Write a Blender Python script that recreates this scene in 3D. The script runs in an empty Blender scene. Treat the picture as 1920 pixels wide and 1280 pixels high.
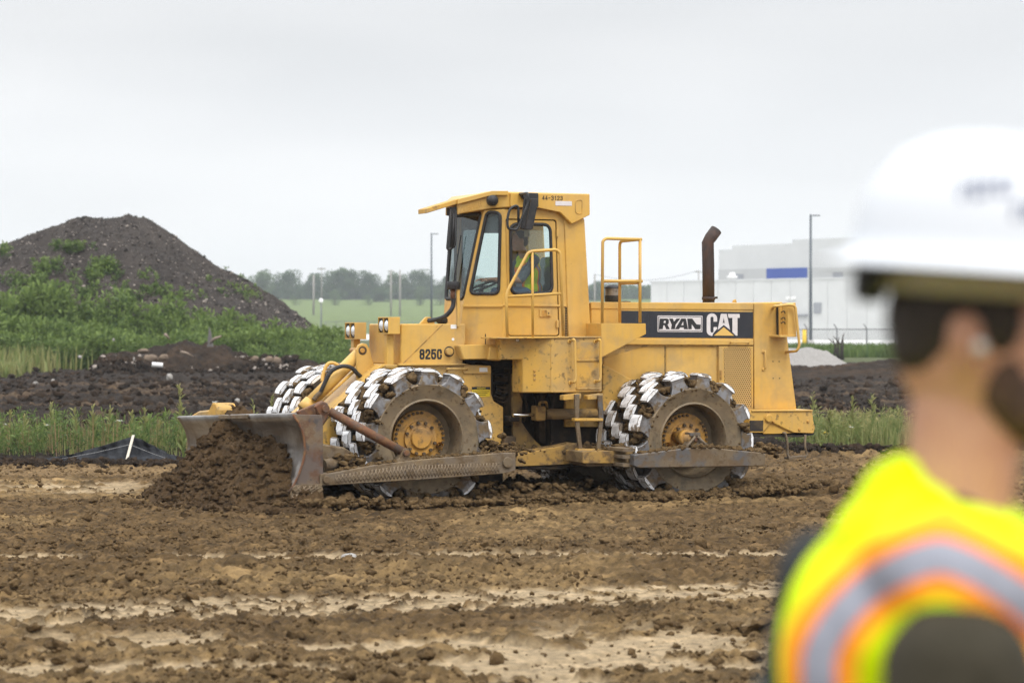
import bpy, bmesh, math, random
import numpy as np
from mathutils import Vector, Matrix
from mathutils.geometry import tessellate_polygon

SC = bpy.context.scene
COL = SC.collection
rng = np.random.default_rng(7)
random.seed(7)
R = math.radians

# ------------------------------------------------------------------ camera
CAM_H = 2.16
cd = bpy.data.cameras.new('camera'); cam = bpy.data.objects.new('camera', cd); COL.objects.link(cam)
cam.location = (0, 0, CAM_H); cam.rotation_euler = (R(90), 0, 0)
cd.lens = 85; cd.sensor_width = 36; cd.shift_y = -35/1920
cd.clip_start = .1; cd.clip_end = 6000
cd.dof.use_dof = True; cd.dof.focus_distance = 28.6; cd.dof.aperture_fstop = 2.8
SC.camera = cam

# ------------------------------------------------------------------ sky: overcast, brighter overhead (CIE overcast), soft cloud banks
world = bpy.data.worlds.new('World'); SC.world = world; world.use_nodes = True
nt = world.node_tree; nt.nodes.clear()
def wn(t, **k):
    n = nt.nodes.new(t)
    for a, b in k.items(): setattr(n, a, b)
    return n
SUN_EL, SUN_AZ = R(52), R(200)
sky = wn('ShaderNodeTexSky', sky_type='NISHITA', sun_disc=False, sun_elevation=SUN_EL, sun_rotation=SUN_AZ, dust_density=4.0, air_density=1.0)
tc = wn('ShaderNodeTexCoord'); sep = wn('ShaderNodeSeparateXYZ'); nt.links.new(tc.outputs['Generated'], sep.inputs[0])
ramp = wn('ShaderNodeFloatCurve'); cv = ramp.mapping.curves[0]   # height in the sky -> brightness / 2.5
cv.points[0].location = (0, .372); cv.points[1].location = (1, 1.0)
for p_ in ((.06, .382), (.14, .328), (.3, .54), (.6, .84)): cv.points.new(*p_)
ramp.mapping.update(); nt.links.new(sep.outputs['Z'], ramp.inputs['Value'])
mp = wn('ShaderNodeMapping'); mp.inputs['Scale'].default_value = (2.6, 2.6, 11); mp.inputs['Location'].default_value = (3.7, 1.4, .2)
nt.links.new(tc.outputs['Generated'], mp.inputs[0])
noi = wn('ShaderNodeTexNoise'); noi.inputs['Scale'].default_value = 1.5; noi.inputs['Detail'].default_value = 2.0; noi.inputs['Roughness'].default_value = .45
nt.links.new(mp.outputs[0], noi.inputs['Vector'])
cr = wn('ShaderNodeMapRange'); cr.inputs['From Min'].default_value = .36; cr.inputs['From Max'].default_value = .62
cr.inputs['To Min'].default_value = .91; cr.inputs['To Max'].default_value = 1.0; nt.links.new(noi.outputs['Fac'], cr.inputs['Value'])
mul = wn('ShaderNodeMath', operation='MULTIPLY'); nt.links.new(ramp.outputs[0], mul.inputs[0]); nt.links.new(cr.outputs[0], mul.inputs[1])
tint = wn('ShaderNodeMix', data_type='RGBA'); tint.inputs[6].default_value = (.80, .90, 1, 1); tint.inputs[7].default_value = (.97, .985, 1, 1)
nt.links.new(cr.outputs[0], tint.inputs[0])
vm = wn('ShaderNodeVectorMath', operation='SCALE'); nt.links.new(tint.outputs[2], vm.inputs[0]); nt.links.new(mul.outputs[0], vm.inputs['Scale'])
bg1 = wn('ShaderNodeBackground'); bg1.inputs['Strength'].default_value = 2.30; nt.links.new(vm.outputs[0], bg1.inputs['Color'])
bg2 = wn('ShaderNodeBackground'); bg2.inputs['Strength'].default_value = .006; nt.links.new(sky.outputs[0], bg2.inputs['Color'])
add = wn('ShaderNodeAddShader'); nt.links.new(bg1.outputs[0], add.inputs[0]); nt.links.new(bg2.outputs[0], add.inputs[1])
wo = wn('ShaderNodeOutputWorld'); nt.links.new(add.outputs[0], wo.inputs['Surface'])

# ------------------------------------------------------------------ weak sun through the cloud, from behind the camera on the right
sd = bpy.data.lights.new('sun', 'SUN'); sd.energy = 1.5; sd.angle = R(22); sd.color = (1, .965, .9)
sun = bpy.data.objects.new('sun', sd); COL.objects.link(sun)
sdir = Vector((math.sin(R(28))*math.cos(SUN_EL), -math.cos(R(28))*math.cos(SUN_EL), math.sin(SUN_EL)))
sun.rotation_euler = sdir.to_track_quat('Z', 'Y').to_euler()
SC.view_settings.view_transform = 'Standard'; SC.view_settings.look = 'None'
SC.view_settings.exposure = 0.16; SC.view_settings.gamma = 1; SC.view_settings.use_curve_mapping = False
SC.cycles.use_denoising = True; SC.cycles.denoising_prefilter = 'FAST'; SC.cycles.adaptive_threshold = .004
SC.cycles.max_bounces = 8; SC.cycles.transparent_max_bounces = 12; SC.cycles.volume_bounces = 1
SC.cycles.caustics_reflective = False; SC.cycles.caustics_refractive = False

# ------------------------------------------------------------------ numpy noise
def _hash(ix, iy, seed):
    h = (ix.astype(np.int64)*374761393 + iy.astype(np.int64)*668265263 + seed*974711) & 0x7fffffff
    h = ((h ^ (h >> 13))*1274126177) & 0x7fffffff
    return ((h ^ (h >> 16)) & 0xffff)/65535.0
def vnoise(x, y, seed=0):
    x = np.asarray(x, float); y = np.asarray(y, float)
    ix = np.floor(x); iy = np.floor(y); fx = x-ix; fy = y-iy
    fx = fx*fx*(3-2*fx); fy = fy*fy*(3-2*fy)
    a = _hash(ix, iy, seed); b = _hash(ix+1, iy, seed); c = _hash(ix, iy+1, seed); d = _hash(ix+1, iy+1, seed)
    return (a*(1-fx)+b*fx)*(1-fy)+(c*(1-fx)+d*fx)*fy
def fbm(x, y, oct=4, seed=0, gain=.5):
    s = 0; a = 1; t = 0
    for o in range(oct):
        s = s+a*vnoise(x*2**o+17.3*o, y*2**o-9.1*o, seed+o); t += a; a *= gain
    return s/t
def clodfield(x, y, s, seed, fill=.75, tall=.75):
    """heights of separate lumps, one per cell of size 1/s; also a random tint per lump"""
    X = x*s; Y = y*s; ix = np.floor(X); iy = np.floor(Y); H = np.zeros_like(X); T = np.zeros_like(X)
    for a in (-1, 0, 1):
        for b in (-1, 0, 1):
            cx, cy = ix+a, iy+b; r = .18+.42*_hash(cx, cy, seed+2)**1.6; on = _hash(cx, cy, seed+3) < fill
            dx_, dy_ = X-cx-.15-.7*_hash(cx, cy, seed), Y-cy-.15-.7*_hash(cx, cy, seed+1); an = 3.14*_hash(cx, cy, seed+5); ca, sa = np.cos(an), np.sin(an); el = .7+.3*_hash(cx, cy, seed+6)
            u = (dx_*ca+dy_*sa)*el; v = (-dx_*sa+dy_*ca)/el; d2 = u*u+v*v
            h = np.where(on, np.sqrt(np.maximum(r*r-d2, 0)), 0)*tall/s; up = h > H; H = np.where(up, h, H); T = np.where(up, _hash(cx, cy, seed+4)-.5, T)
    return H, T
def sstep(a, b, x): 
    t = np.clip((np.asarray(x, float)-a)/(b-a), 0, 1); return t*t*(3-2*t)

# ------------------------------------------------------------------ materials
MATS = {}
def nodes(name):
    m = bpy.data.materials.new(name); m.use_nodes = True
    t = m.node_tree; b = t.nodes['Principled BSDF']; MATS[name] = m
    return m, t, b
def lk(t, a, b): t.links.new(a, b)
def noise_node(t, coord, scale, detail=4, rough=.55, stretch=None):
    n = t.nodes.new('ShaderNodeTexNoise'); n.inputs['Scale'].default_value = scale; n.inputs['Detail'].default_value = detail; n.inputs['Roughness'].default_value = rough
    if stretch:
        mpn = t.nodes.new('ShaderNodeMapping'); mpn.inputs['Scale'].default_value = stretch; lk(t, coord, mpn.inputs[0]); lk(t, mpn.outputs[0], n.inputs['Vector'])
    else: lk(t, coord, n.inputs['Vector'])
    return n
def rng_node(t, src, a, b, c=0., d=1.):
    n = t.nodes.new('ShaderNodeMapRange'); n.inputs['From Min'].default_value = a; n.inputs['From Max'].default_value = b
    n.inputs['To Min'].default_value = c; n.inputs['To Max'].default_value = d; lk(t, src, n.inputs['Value']); return n.outputs[0]
def mix_node(t, fac, a, b):
    n = t.nodes.new('ShaderNodeMix'); n.data_type = 'RGBA'
    for i, v in ((0, fac), (6, a), (7, b)):
        if hasattr(v, 'is_output'): lk(t, v, n.inputs[i])
        elif i == 0: n.inputs[i].default_value = v
        else: n.inputs[i].default_value = (*v, 1)
    return n.outputs[2]
def mat(name, col, rough=.6, metal=0., layers=(), bump=None, spec=.4, pos=False):
    """layers: (scale, lo, hi, colour, strength[, stretch]) noise-masked second colours"""
    m, t, b = nodes(name)
    tcn = t.nodes.new('ShaderNodeTexCoord'); co = tcn.outputs['Object']
    if pos: co = t.nodes.new('ShaderNodeNewGeometry').outputs['Position']
    cur = col
    for L in layers:
        n = noise_node(t, co, L[0], 5, .6, L[5] if len(L) > 5 else None)
        f = rng_node(t, n.outputs['Fac'], L[1], L[2], 0, L[4])
        cur = mix_node(t, f, cur, L[3])
    if hasattr(cur, 'is_output'): lk(t, cur, b.inputs['Base Color'])
    else: b.inputs['Base Color'].default_value = (*cur, 1)
    b.inputs['Roughness'].default_value = rough; b.inputs['Metallic'].default_value = metal
    b.inputs['Specular IOR Level'].default_value = spec
    if bump:
        n = noise_node(t, co, bump[0], 6, .65); bp = t.nodes.new('ShaderNodeBump'); bp.inputs['Strength'].default_value = bump[1]; bp.inputs['Distance'].default_value = bump[2]
        lk(t, n.outputs['Fac'], bp.inputs['Height']); lk(t, bp.outputs[0], b.inputs['Normal'])
    return m
DUST = (.30, .22, .12); MUD = (.115, .074, .036); RUST = (.13, .045, .018)
YEL = (.60, .345, .060)
M_yel = mat('yellow_paint', YEL, .42, 0, [(.9, .35, .7, (.60, .385, .125), .9), (4, .5, .75, (.48, .28, .065), .5), (7, .5, .75, (.42, .29, .13), .45, (1.6, 1.6, .25)), (2.2, .52, .7, DUST, .45), (34, .70, .76, RUST, .8), (11, .70, .76, (.23, .13, .05), .6)], (60, .10, .003))
M_yels = mat('mud_splashed_yellow_paint', YEL, .48, 0, [(.9, .35, .7, (.58, .365, .11), .9), (7, .5, .72, (.42, .29, .13), .55, (1.6, 1.6, .25)), (1.7, .47, .66, DUST, .6), (5.5, .56, .64, (.22, .15, .075), .75), (16, .60, .66, MUD, .7), (34, .68, .74, RUST, .8)], (50, .15, .004))
M_yeld = mat('dusty_yellow_paint', (.56, .32, .06), .6, 0, [(3.5, .42, .62, DUST, .75), (9, .55, .68, MUD, .7), (30, .68, .76, RUST, .6)], (40, .25, .004))
M_yelm = mat('muddy_yellow_paint', (.36, .21, .05), .75, 0, [(2.5, .40, .60, (.20, .14, .075), .9), (7, .5, .62, MUD, .9), (22, .64, .72, (.05, .04, .03), .8)], (30, .5, .008))
M_steel = mat('worn_steel', (.30, .28, .26), .42, .7, [(4, .45, .65, (.20, .15, .10), .7), (12, .55, .7, MUD, .8)], (35, .2, .004))
M_blade = mat('polished_blade_steel', (.27, .255, .24), .36, .7, [(1.3, .40, .56, (.12, .10, .085), .85), (4, .5, .66, (.15, .11, .075), .7), (6, .5, .7, (.09, .075, .065), .6, (1, .25, 3)), (14, .6, .7, MUD, .6)], (40, .12, .003))
M_bladeside = mat('rusty_blade_steel', (.13, .10, .085), .65, .25, [(2.5, .42, .56, (.22, .16, .09), .9), (5, .5, .62, (.11, .05, .03), .8), (9, .55, .65, (.05, .05, .055), .7)], (30, .4, .006))
M_rust = mat('rusty_steel', (.16, .07, .035), .75, .2, [(6, .45, .6, (.10, .075, .06), .9), (14, .5, .65, (.24, .13, .05), .6)], (40, .4, .004))
M_mudsteel = mat('mud_caked_steel', (.16, .125, .09), .75, .15, [(3, .40, .58, (.21, .15, .085), .95), (8, .48, .62, MUD, .85), (18, .58, .7, (.06, .055, .055), .7)], (35, .6, .01))
M_greysteel = mat('grey_scuffed_steel', (.12, .115, .115), .55, .4, [(2.2, .42, .54, (.19, .14, .085), .9), (5, .48, .58, (.15, .10, .055), .85), (14, .54, .64, MUD, .8), (20, .62, .68, (.24, .23, .22), .5, (.3, 1, 3))], (40, .35, .005))
M_drum = mat('dusty_drum_steel', (.22, .165, .105), .6, .35, [(2.2, .40, .62, (.13, .105, .07), .9), (6, .46, .62, (.25, .185, .11), .8), (16, .56, .66, MUD, .7)], (35, .35, .005))
M_tip = mat('white_worn_tooth_cap', (.82, .82, .83), .5, 0, [(3, .52, .70, (.58, .57, .55), .7), (9, .58, .70, (.40, .36, .31), .7), (4.5, .53, .58, (.19, .135, .078), .9), (26, .60, .68, (.12, .09, .06), .8)], (60, .15, .002), pos=True)
M_toothin = mat('shaded_tooth_steel', (.07, .07, .075), .32, .6, [(7, .45, .62, (.04, .036, .034), .85), (4, .44, .54, (.13, .085, .043), .95), (9, .52, .62, (.17, .12, .066), .8)], (40, .4, .006), pos=True)  # inner-row shade put into the base colour; the brown layers are mud
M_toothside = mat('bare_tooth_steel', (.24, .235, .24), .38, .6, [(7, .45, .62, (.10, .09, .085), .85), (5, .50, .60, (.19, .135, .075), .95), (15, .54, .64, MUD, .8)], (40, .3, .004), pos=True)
M_hub = mat('hub_paint', (.50, .26, .05), .6, 0, [(4, .45, .62, (.34, .20, .08), .85), (9, .52, .64, MUD, .7), (25, .62, .7, (.14, .07, .04), .7)], (40, .4, .005))
M_black = mat('black_rubber', (.018, .018, .02), .55, 0, [(8, .5, .7, (.06, .05, .045), .5)])
M_blackp = mat('black_panel_paint', (.022, .024, .032), .35, 0, [(3, .5, .8, (.06, .06, .06), .4)])
M_dark = mat('greasy_dark_iron', (.028, .022, .018), .7, .1, [(6, .5, .65, (.09, .06, .03), .8)], (25, .4, .006))
M_brown = mat('greasy_brown_iron', (.10, .065, .035), .7, .1, [(4, .45, .62, (.05, .036, .024), .8), (10, .55, .68, (.17, .115, .06), .7)], (25, .4, .006))
M_white = mat('white_decal', (.75, .75, .74), .5, 0, [(14, .55, .75, (.5, .47, .43), .6)])
M_silver = mat('silver_decal', (.62, .58, .58), .45, .0, [(9, .45, .7, (.72, .69, .68), .8)])
M_decaly = mat('yellow_decal', (.72, .52, .03), .5)
M_ink = mat('decal_ink', (.02, .02, .022), .5)
M_chrome = mat('chrome_rod', (.75, .75, .75), .12, 1)
M_exh = mat('exhaust_rust', (.05, .036, .032), .7, .3, [(3, .45, .62, (.095, .05, .035), .9, (1, 1, .6)), (9, .55, .68, (.035, .032, .032), .8)], (50, .25, .003))
M_skin = mat('skin', (.52, .28, .18), .5, 0, [(12, .45, .7, (.46, .21, .13), .7), (30, .5, .7, (.38, .17, .11), .4)])
M_hivis = mat('hi_vis_fabric', (.62, .80, .02), .8, 0, [(10, .45, .7, (.55, .72, .02), .7)])
M_hivor = mat('hi_vis_orange', (.85, .16, .03), .8)
M_refl = mat('reflective_tape', (.42, .43, .46), .4)
M_denim = mat('denim', (.10, .16, .27), .85)
M_lens = mat('lamp_lens', (.75, .77, .78), .12, .4)
M_soilm = mat('moist_brown_soil', (.070, .042, .019), .9, 0, [(1.5, .40, .66, (.095, .058, .027), .8), (7, .48, .66, (.038, .023, .011), .8), (30, .55, .74, (.14, .09, .046), .6)], (45, 1, .03), .15)
M_soil = mat('loose_brown_soil', (.125, .079, .036), .95, 0, [(1.5, .40, .66, (.170, .111, .053), .8), (7, .48, .66, (.062, .038, .018), .8), (30, .52, .72, (.24, .165, .088), .6)], (45, 1, .03), .12)
M_soild = mat('dark_topsoil', (.026, .019, .014), .95, 0, [(.6, .45, .65, (.055, .034, .020), .8), (5, .5, .66, (.013, .010, .009), .8), (9, .64, .72, (.12, .085, .055), .6)], (12, 1, .05), .1)
m, t, b = nodes('window_glass')
b.inputs['Base Color'].default_value = (.80, .93, .90, 1); b.inputs['Roughness'].default_value = .02
tr = t.nodes.new('ShaderNodeBsdfTransparent'); tr.inputs[0].default_value = (.80, .885, .87, 1)
gl = t.nodes.new('ShaderNodeBsdfGlossy'); gl.inputs['Roughness'].default_value = .03; gl.inputs['Color'].default_value = (.9, .95, .95, 1)
fr = t.nodes.new('ShaderNodeLayerWeight'); fr.inputs[0].default_value = .5; pw_ = t.nodes.new('ShaderNodeMath'); pw_.operation = 'POWER'; pw_.inputs[1].default_value = 4; lk(t, fr.outputs['Facing'], pw_.inputs[0]); ml_ = t.nodes.new('ShaderNodeMath'); ml_.operation = 'MULTIPLY_ADD'; ml_.inputs[1].default_value = .6; ml_.inputs[2].default_value = .05; lk(t, pw_.outputs[0], ml_.inputs[0])
mx = t.nodes.new('ShaderNodeMixShader'); lk(t, ml_.outputs[0], mx.inputs[0]); lk(t, tr.outputs[0], mx.inputs[1]); lk(t, gl.outputs[0], mx.inputs[2])
lk(t, mx.outputs[0], t.nodes['Material Output'].inputs[0]); M_glass = m

# ------------------------------------------------------------------ mesh helpers
def link(name, me, parent=None, loc=None):
    o = bpy.data.objects.new(name, me); COL.objects.link(o)
    if parent is not None: o.parent = parent
    if loc is not None: o.location = loc
    return o
def tag(o, label=None, cat=None, group=None, kind=None):
    if label: o['label'] = label
    if cat: o['category'] = cat
    if group: o['group'] = group
    if kind: o['kind'] = kind
    return o
def empty(name, loc=(0, 0, 0), rz=0):
    o = link(name, None); o.location = loc; o.rotation_euler = (0, 0, rz); return o
def np_mesh(name, V, F, mats, smooth=False, midx=None, attr=None):
    """V (n,3) array, F (m,3|4) array"""
    V = np.asarray(V, np.float32); F = np.asarray(F, np.int32); k = F.shape[1]
    me = bpy.data.meshes.new(name); me.vertices.add(len(V)); me.vertices.foreach_set('co', V.ravel())
    me.loops.add(F.size); me.loops.foreach_set('vertex_index', F.ravel())
    me.polygons.add(len(F)); me.polygons.foreach_set('loop_start', np.arange(0, F.size, k, dtype=np.int32))
    me.polygons.foreach_set('loop_total', np.full(len(F), k, np.int32))
    if smooth: me.polygons.foreach_set('use_smooth', np.ones(len(F), bool))
    for m in (mats if isinstance(mats, (list, tuple)) else [mats]): me.materials.append(m)
    if midx is not None: me.polygons.foreach_set('material_index', np.asarray(midx, np.int32))
    if attr is not None:
        a = me.color_attributes.new('tone', 'FLOAT_COLOR', 'POINT'); a.data.foreach_set('color', np.asarray(attr, np.float32).ravel())
    me.update(calc_edges=True); me.validate(); return me
class MB:
    def __init__(s): s.v = []; s.f = []; s.m = []; s.sm = []
    def add(s, verts, faces, mi=0, smooth=False):
        o = len(s.v); s.v += [tuple(p) for p in verts]
        for f in faces: s.f.append(tuple(i+o for i in f)); s.m.append(mi); s.sm.append(smooth)
        return s
    def box(s, lo, hi, mi=0):
        (a, b, c), (d, e, f) = lo, hi
        return s.add([(a,b,c),(d,b,c),(d,e,c),(a,e,c),(a,b,f),(d,b,f),(d,e,f),(a,e,f)], [(0,3,2,1),(4,5,6,7),(0,1,5,4),(1,2,6,5),(2,3,7,6),(3,0,4,7)], mi)
    def hexa(s, p, mi=0):   # 8 points: bottom loop then top loop
        return s.add(p, [(0,3,2,1),(4,5,6,7),(0,1,5,4),(1,2,6,5),(2,3,7,6),(3,0,4,7)], mi)
    def prism(s, poly, d, mi=0):  # poly 3D points, extruded by vector d
        n = len(poly); d = Vector(d); P = [Vector(p) for p in poly]
        V = P+[p+d for p in P]
        tris = tessellate_polygon([P])
        F = [tuple(t) for t in tris]+[tuple(i+n for i in reversed(t)) for t in tris]
        F += [(i, (i+1) % n, (i+1) % n+n, i+n) for i in range(n)]
        return s.add(V, F, mi)
    def tube(s, pts, r, seg=10, mi=0, cap=True, smooth=True):
        P = [Vector(p) for p in pts]; n = len(P); V = []; F = []
        rs = r if isinstance(r, (list, tuple)) else [r]*n
        up = None
        for i in range(n):
            d = (P[min(i+1, n-1)]-P[max(i-1, 0)]).normalized()
            if up is None:
                up = d.orthogonal().normalized()
            else:
                up = (up-d*up.dot(d)).normalized()
            w = d.cross(up)
            for k in range(seg):
                a = 2*math.pi*k/seg; V.append(P[i]+(up*math.cos(a)+w*math.sin(a))*rs[i])
        for i in range(n-1):
            for k in range(seg):
                a = i*seg+k; b2 = i*seg+(k+1) % seg; F.append((a, b2, b2+seg, a+seg))
        s.add(V, F, mi, smooth)
        if cap:
            s.add(V[:seg], [tuple(reversed(range(seg)))], mi); s.add(V[-seg:], [tuple(range(seg))], mi)
        return s
    def lathe(s, prof, c, axis='y', seg=40, mi=0, smooth=True, mis=None):
        """prof: (r, h) pairs along axis"""
        V = []; F = []
        for r, h in prof:
            for k in range(seg):
                a = 2*math.pi*k/seg; u, w = r*math.cos(a), r*math.sin(a)
                V.append({'y': (c[0]+u, c[1]+h, c[2]+w), 'z': (c[0]+u, c[1]+w, c[2]+h), 'x': (c[0]+h, c[1]+u, c[2]+w)}[axis])
        for i in range(len(prof)-1):
            for k in range(seg):
                a = i*seg+k; b2 = i*seg+(k+1) % seg
                f = (a, b2, b2+seg, a+seg)
                s.f.append(tuple(x+len(s.v) for x in f)); s.m.append(mis[i] if mis else mi); s.sm.append(smooth)
        s.v += V
        return s
    def build(s, name, mats, parent=None, bevel=0, loc=None, recalc=True, bseg=1):
        me = bpy.data.meshes.new(name); me.from_pydata(s.v, [], s.f)
        for m in (mats if isinstance(mats, (list, tuple)) else [mats]): me.materials.append(m)
        me.polygons.foreach_set('material_index', s.m); me.polygons.foreach_set('use_smooth', s.sm)
        if recalc:
            bm = bmesh.new(); bm.from_mesh(me); bmesh.ops.remove_doubles(bm, verts=bm.verts, dist=1e-5); bmesh.ops.recalc_face_normals(bm, faces=bm.faces); bm.to_mesh(me); bm.free()
        me.update(); o = link(name, me, parent, loc)
        if bevel:
            md = o.modifiers.new('bevel', 'BEVEL'); md.width = bevel; md.segments = bseg; md.limit_method = 'ANGLE'; md.angle_limit = R(35)
        return o
def smooth_path(pts, n=6):
    P = [Vector(p) for p in pts]; out = []
    for i in range(len(P)-1):
        p0 = P[max(i-1, 0)]; p1 = P[i]; p2 = P[i+1]; p3 = P[min(i+2, len(P)-1)]
        for k in range(n):
            t = k/n; out.append(.5*((2*p1)+(p2-p0)*t+(2*p0-5*p1+4*p2-p3)*t*t+(3*p1-p0-3*p2+p3)*t**3))
    return out+[P[-1]]
def fillet(pts, r, n=4):
    P = [Vector(p) for p in pts]; out = [P[0]]
    for i in range(1, len(P)-1):
        a = (P[i-1]-P[i]); b2 = (P[i+1]-P[i]); ra = min(r, a.length*.45, b2.length*.45); a.normalize(); b2.normalize()
        for k in range(n+1):
            t = k/n; out.append((P[i]+a*ra)*(1-t)**2+P[i]*2*t*(1-t)+(P[i]+b2*ra)*t*t)
    return out+[P[-1]]
_ico = None
def ico(sub):
    bm = bmesh.new(); bmesh.ops.create_icosphere(bm, subdivisions=sub, radius=1)
    V = np.array([v.co[:] for v in bm.verts]); F = np.array([[v.index for v in f.verts] for f in bm.faces]); bm.free(); return V, F
ICO1, ICO2, ICO3 = ico(1), ico(2), ico(3)
def clod_arrays(C, S, sub=2, flat=.7, rough=.35, seed=3):
    """lumpy clods at centres C (n,3) with radii S (n,)"""
    r = np.random.default_rng(seed); V0, F0 = {1: ICO1, 2: ICO2, 3: ICO3}[sub]; n = len(C); m = len(V0)
    D = 1+min(1.0, rough*1.5)*(r.random((n, m))-.5)*1.5
    sc = np.stack([r.uniform(.7, 1.35, n), r.uniform(.7, 1.35, n), r.uniform(flat*.7, flat*1.3, n)], 1)
    a = r.uniform(0, 6.283, n); b2 = r.uniform(-.5, .5, n)
    V = V0[None]*D[..., None]*sc[:, None, :]
    x = V[..., 0]*np.cos(a)[:, None]-V[..., 1]*np.sin(a)[:, None]; y = V[..., 0]*np.sin(a)[:, None]+V[..., 1]*np.cos(a)[:, None]; z = V[..., 2]
    x2 = x*np.cos(b2)[:, None]-z*np.sin(b2)[:, None]; z2 = x*np.sin(b2)[:, None]+z*np.cos(b2)[:, None]
    V = np.stack([x2, y, z2], -1)*np.asarray(S)[:, None, None]+np.asarray(C)[:, None, :]
    F = F0[None]+(np.arange(n)*m)[:, None, None]
    return V.reshape(-1, 3), F.reshape(-1, 3)
def clods(name, C, S, material, parent=None, **k):
    V, F = clod_arrays(np.asarray(C, float), np.asarray(S, float), **k)
    return link(name, np_mesh(name, V, F, material), parent)
def text(name, s, material, parent, origin, size, width=None, xdir=(1, 0, 0), updir=(0, 0, 1), bold=0, ext=.002, shear=0):
    """text lying on a surface: its middle-left at origin, reading along xdir"""
    cu = bpy.data.curves.new(name, 'FONT'); cu.body = s; cu.size = 1; cu.offset = bold; cu.extrude = 0; cu.shear = shear
    tmp = bpy.data.objects.new('tmp', cu); COL.objects.link(tmp)
    dg = bpy.context.evaluated_depsgraph_get(); me = bpy.data.meshes.new_from_object(tmp.evaluated_get(dg))
    bpy.data.objects.remove(tmp)
    V = np.empty(len(me.vertices)*3, np.float32); me.vertices.foreach_get('co', V); V = V.reshape(-1, 3)
    lo, hi = V.min(0), V.max(0); hgt = hi[1]-lo[1]; V -= lo
    V[:, 1] *= size/hgt; V[:, 0] *= (width/(hi[0]-lo[0]) if width else size/hgt)
    X = np.array(Vector(xdir).normalized()); U = np.array(Vector(updir).normalized()); N = np.cross(X, U)
    W = np.array(origin)[None]+V[:, :1]*X+(V[:, 1:2]-size/2)*U+N*ext
    me.vertices.foreach_set('co', W.astype(np.float32).ravel()); me.materials.clear(); me.materials.append(material)
    me.polygons.foreach_set('material_index', np.zeros(len(me.polygons), np.int32))
    me.name = name; me.update(); return link(name, me, parent)

STROKES = {
 '0': [[(0, .8), (0, .2), (.2, 0), (.8, 0), (1, .2), (1, .8), (.8, 1), (.2, 1), (0, .8)]], '1': [[(.25, .8), (.6, 1), (.6, 0)]],
 '2': [[(0, .75), (0, .82), (.2, 1), (.8, 1), (1, .82), (1, .65), (0, .12), (0, 0), (1, 0)]], '3': [[(0, .8), (.2, 1), (.8, 1), (1, .82), (1, .66), (.8, .54), (.4, .54)], [(.8, .54), (1, .42), (1, .18), (.8, 0), (.2, 0), (0, .2)]],
 '4': [[(.75, 0), (.75, 1), (0, .3), (1, .3)]], '5': [[(1, 1), (.05, 1), (0, .52), (.3, .62), (.8, .62), (1, .45), (1, .18), (.8, 0), (.2, 0), (0, .2)]],
 '8': [[(.2, .53), (0, .65), (0, .85), (.2, 1), (.8, 1), (1, .85), (1, .65), (.8, .53), (.2, .53), (0, .38), (0, .15), (.2, 0), (.8, 0), (1, .15), (1, .38), (.8, .53)]],
 'C': [[(1, .68), (1, .82), (.8, 1), (.2, 1), (0, .82), (0, .18), (.2, 0), (.8, 0), (1, .18), (1, .32)]], '-': [[(.1, .5), (.9, .5)]]}
def stroke_text(name, s, material, parent, origin, cw, h, th, gap, ext=.003):
    """painted numerals: thick strokes in the x-z plane facing -y; origin = lower left"""
    mb = MB(); o = Vector(origin); x = 0
    for ch in s:
        for st in STROKES[ch]:
            P = [Vector((x+th/2+a*(cw-th), th/2+b_*(h-th))) for a, b_ in st]; n = len(P); L = []; Rr = []
            closed = (P[0]-P[-1]).length < 1e-6
            for i in range(n):
                pa = P[i-1] if i > 0 else (P[-2] if closed else None); pb = P[i+1] if i < n-1 else (P[1] if closed else None)
                d1 = (P[i]-pa).normalized() if pa is not None else (pb-P[i]).normalized(); d2 = (pb-P[i]).normalized() if pb is not None else d1
                n1 = Vector((-d1.y, d1.x)); n2 = Vector((-d2.y, d2.x)); mm_ = (n1+n2); mm_ = mm_/max(mm_.length_squared, .5)*2 if mm_.length > 1e-3 else n1
                mm_ = mm_*(th/2)/max(.6, mm_.dot(n1)) if mm_.length > 1e-6 else n1*th/2
                e = d1*0
                if pa is None: e = -d2*th/2
                if pb is None: e = d1*th/2
                L.append(P[i]+mm_+e); Rr.append(P[i]-mm_+e)
            V = [o+Vector((p.x, -ext, p.y)) for p in L+Rr]; mb.add(V, [(i, i+1, n+i+1, n+i) for i in range(n-1)])
        x += cw+gap
    return mb.build(name, material, parent, recalc=False)

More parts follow.
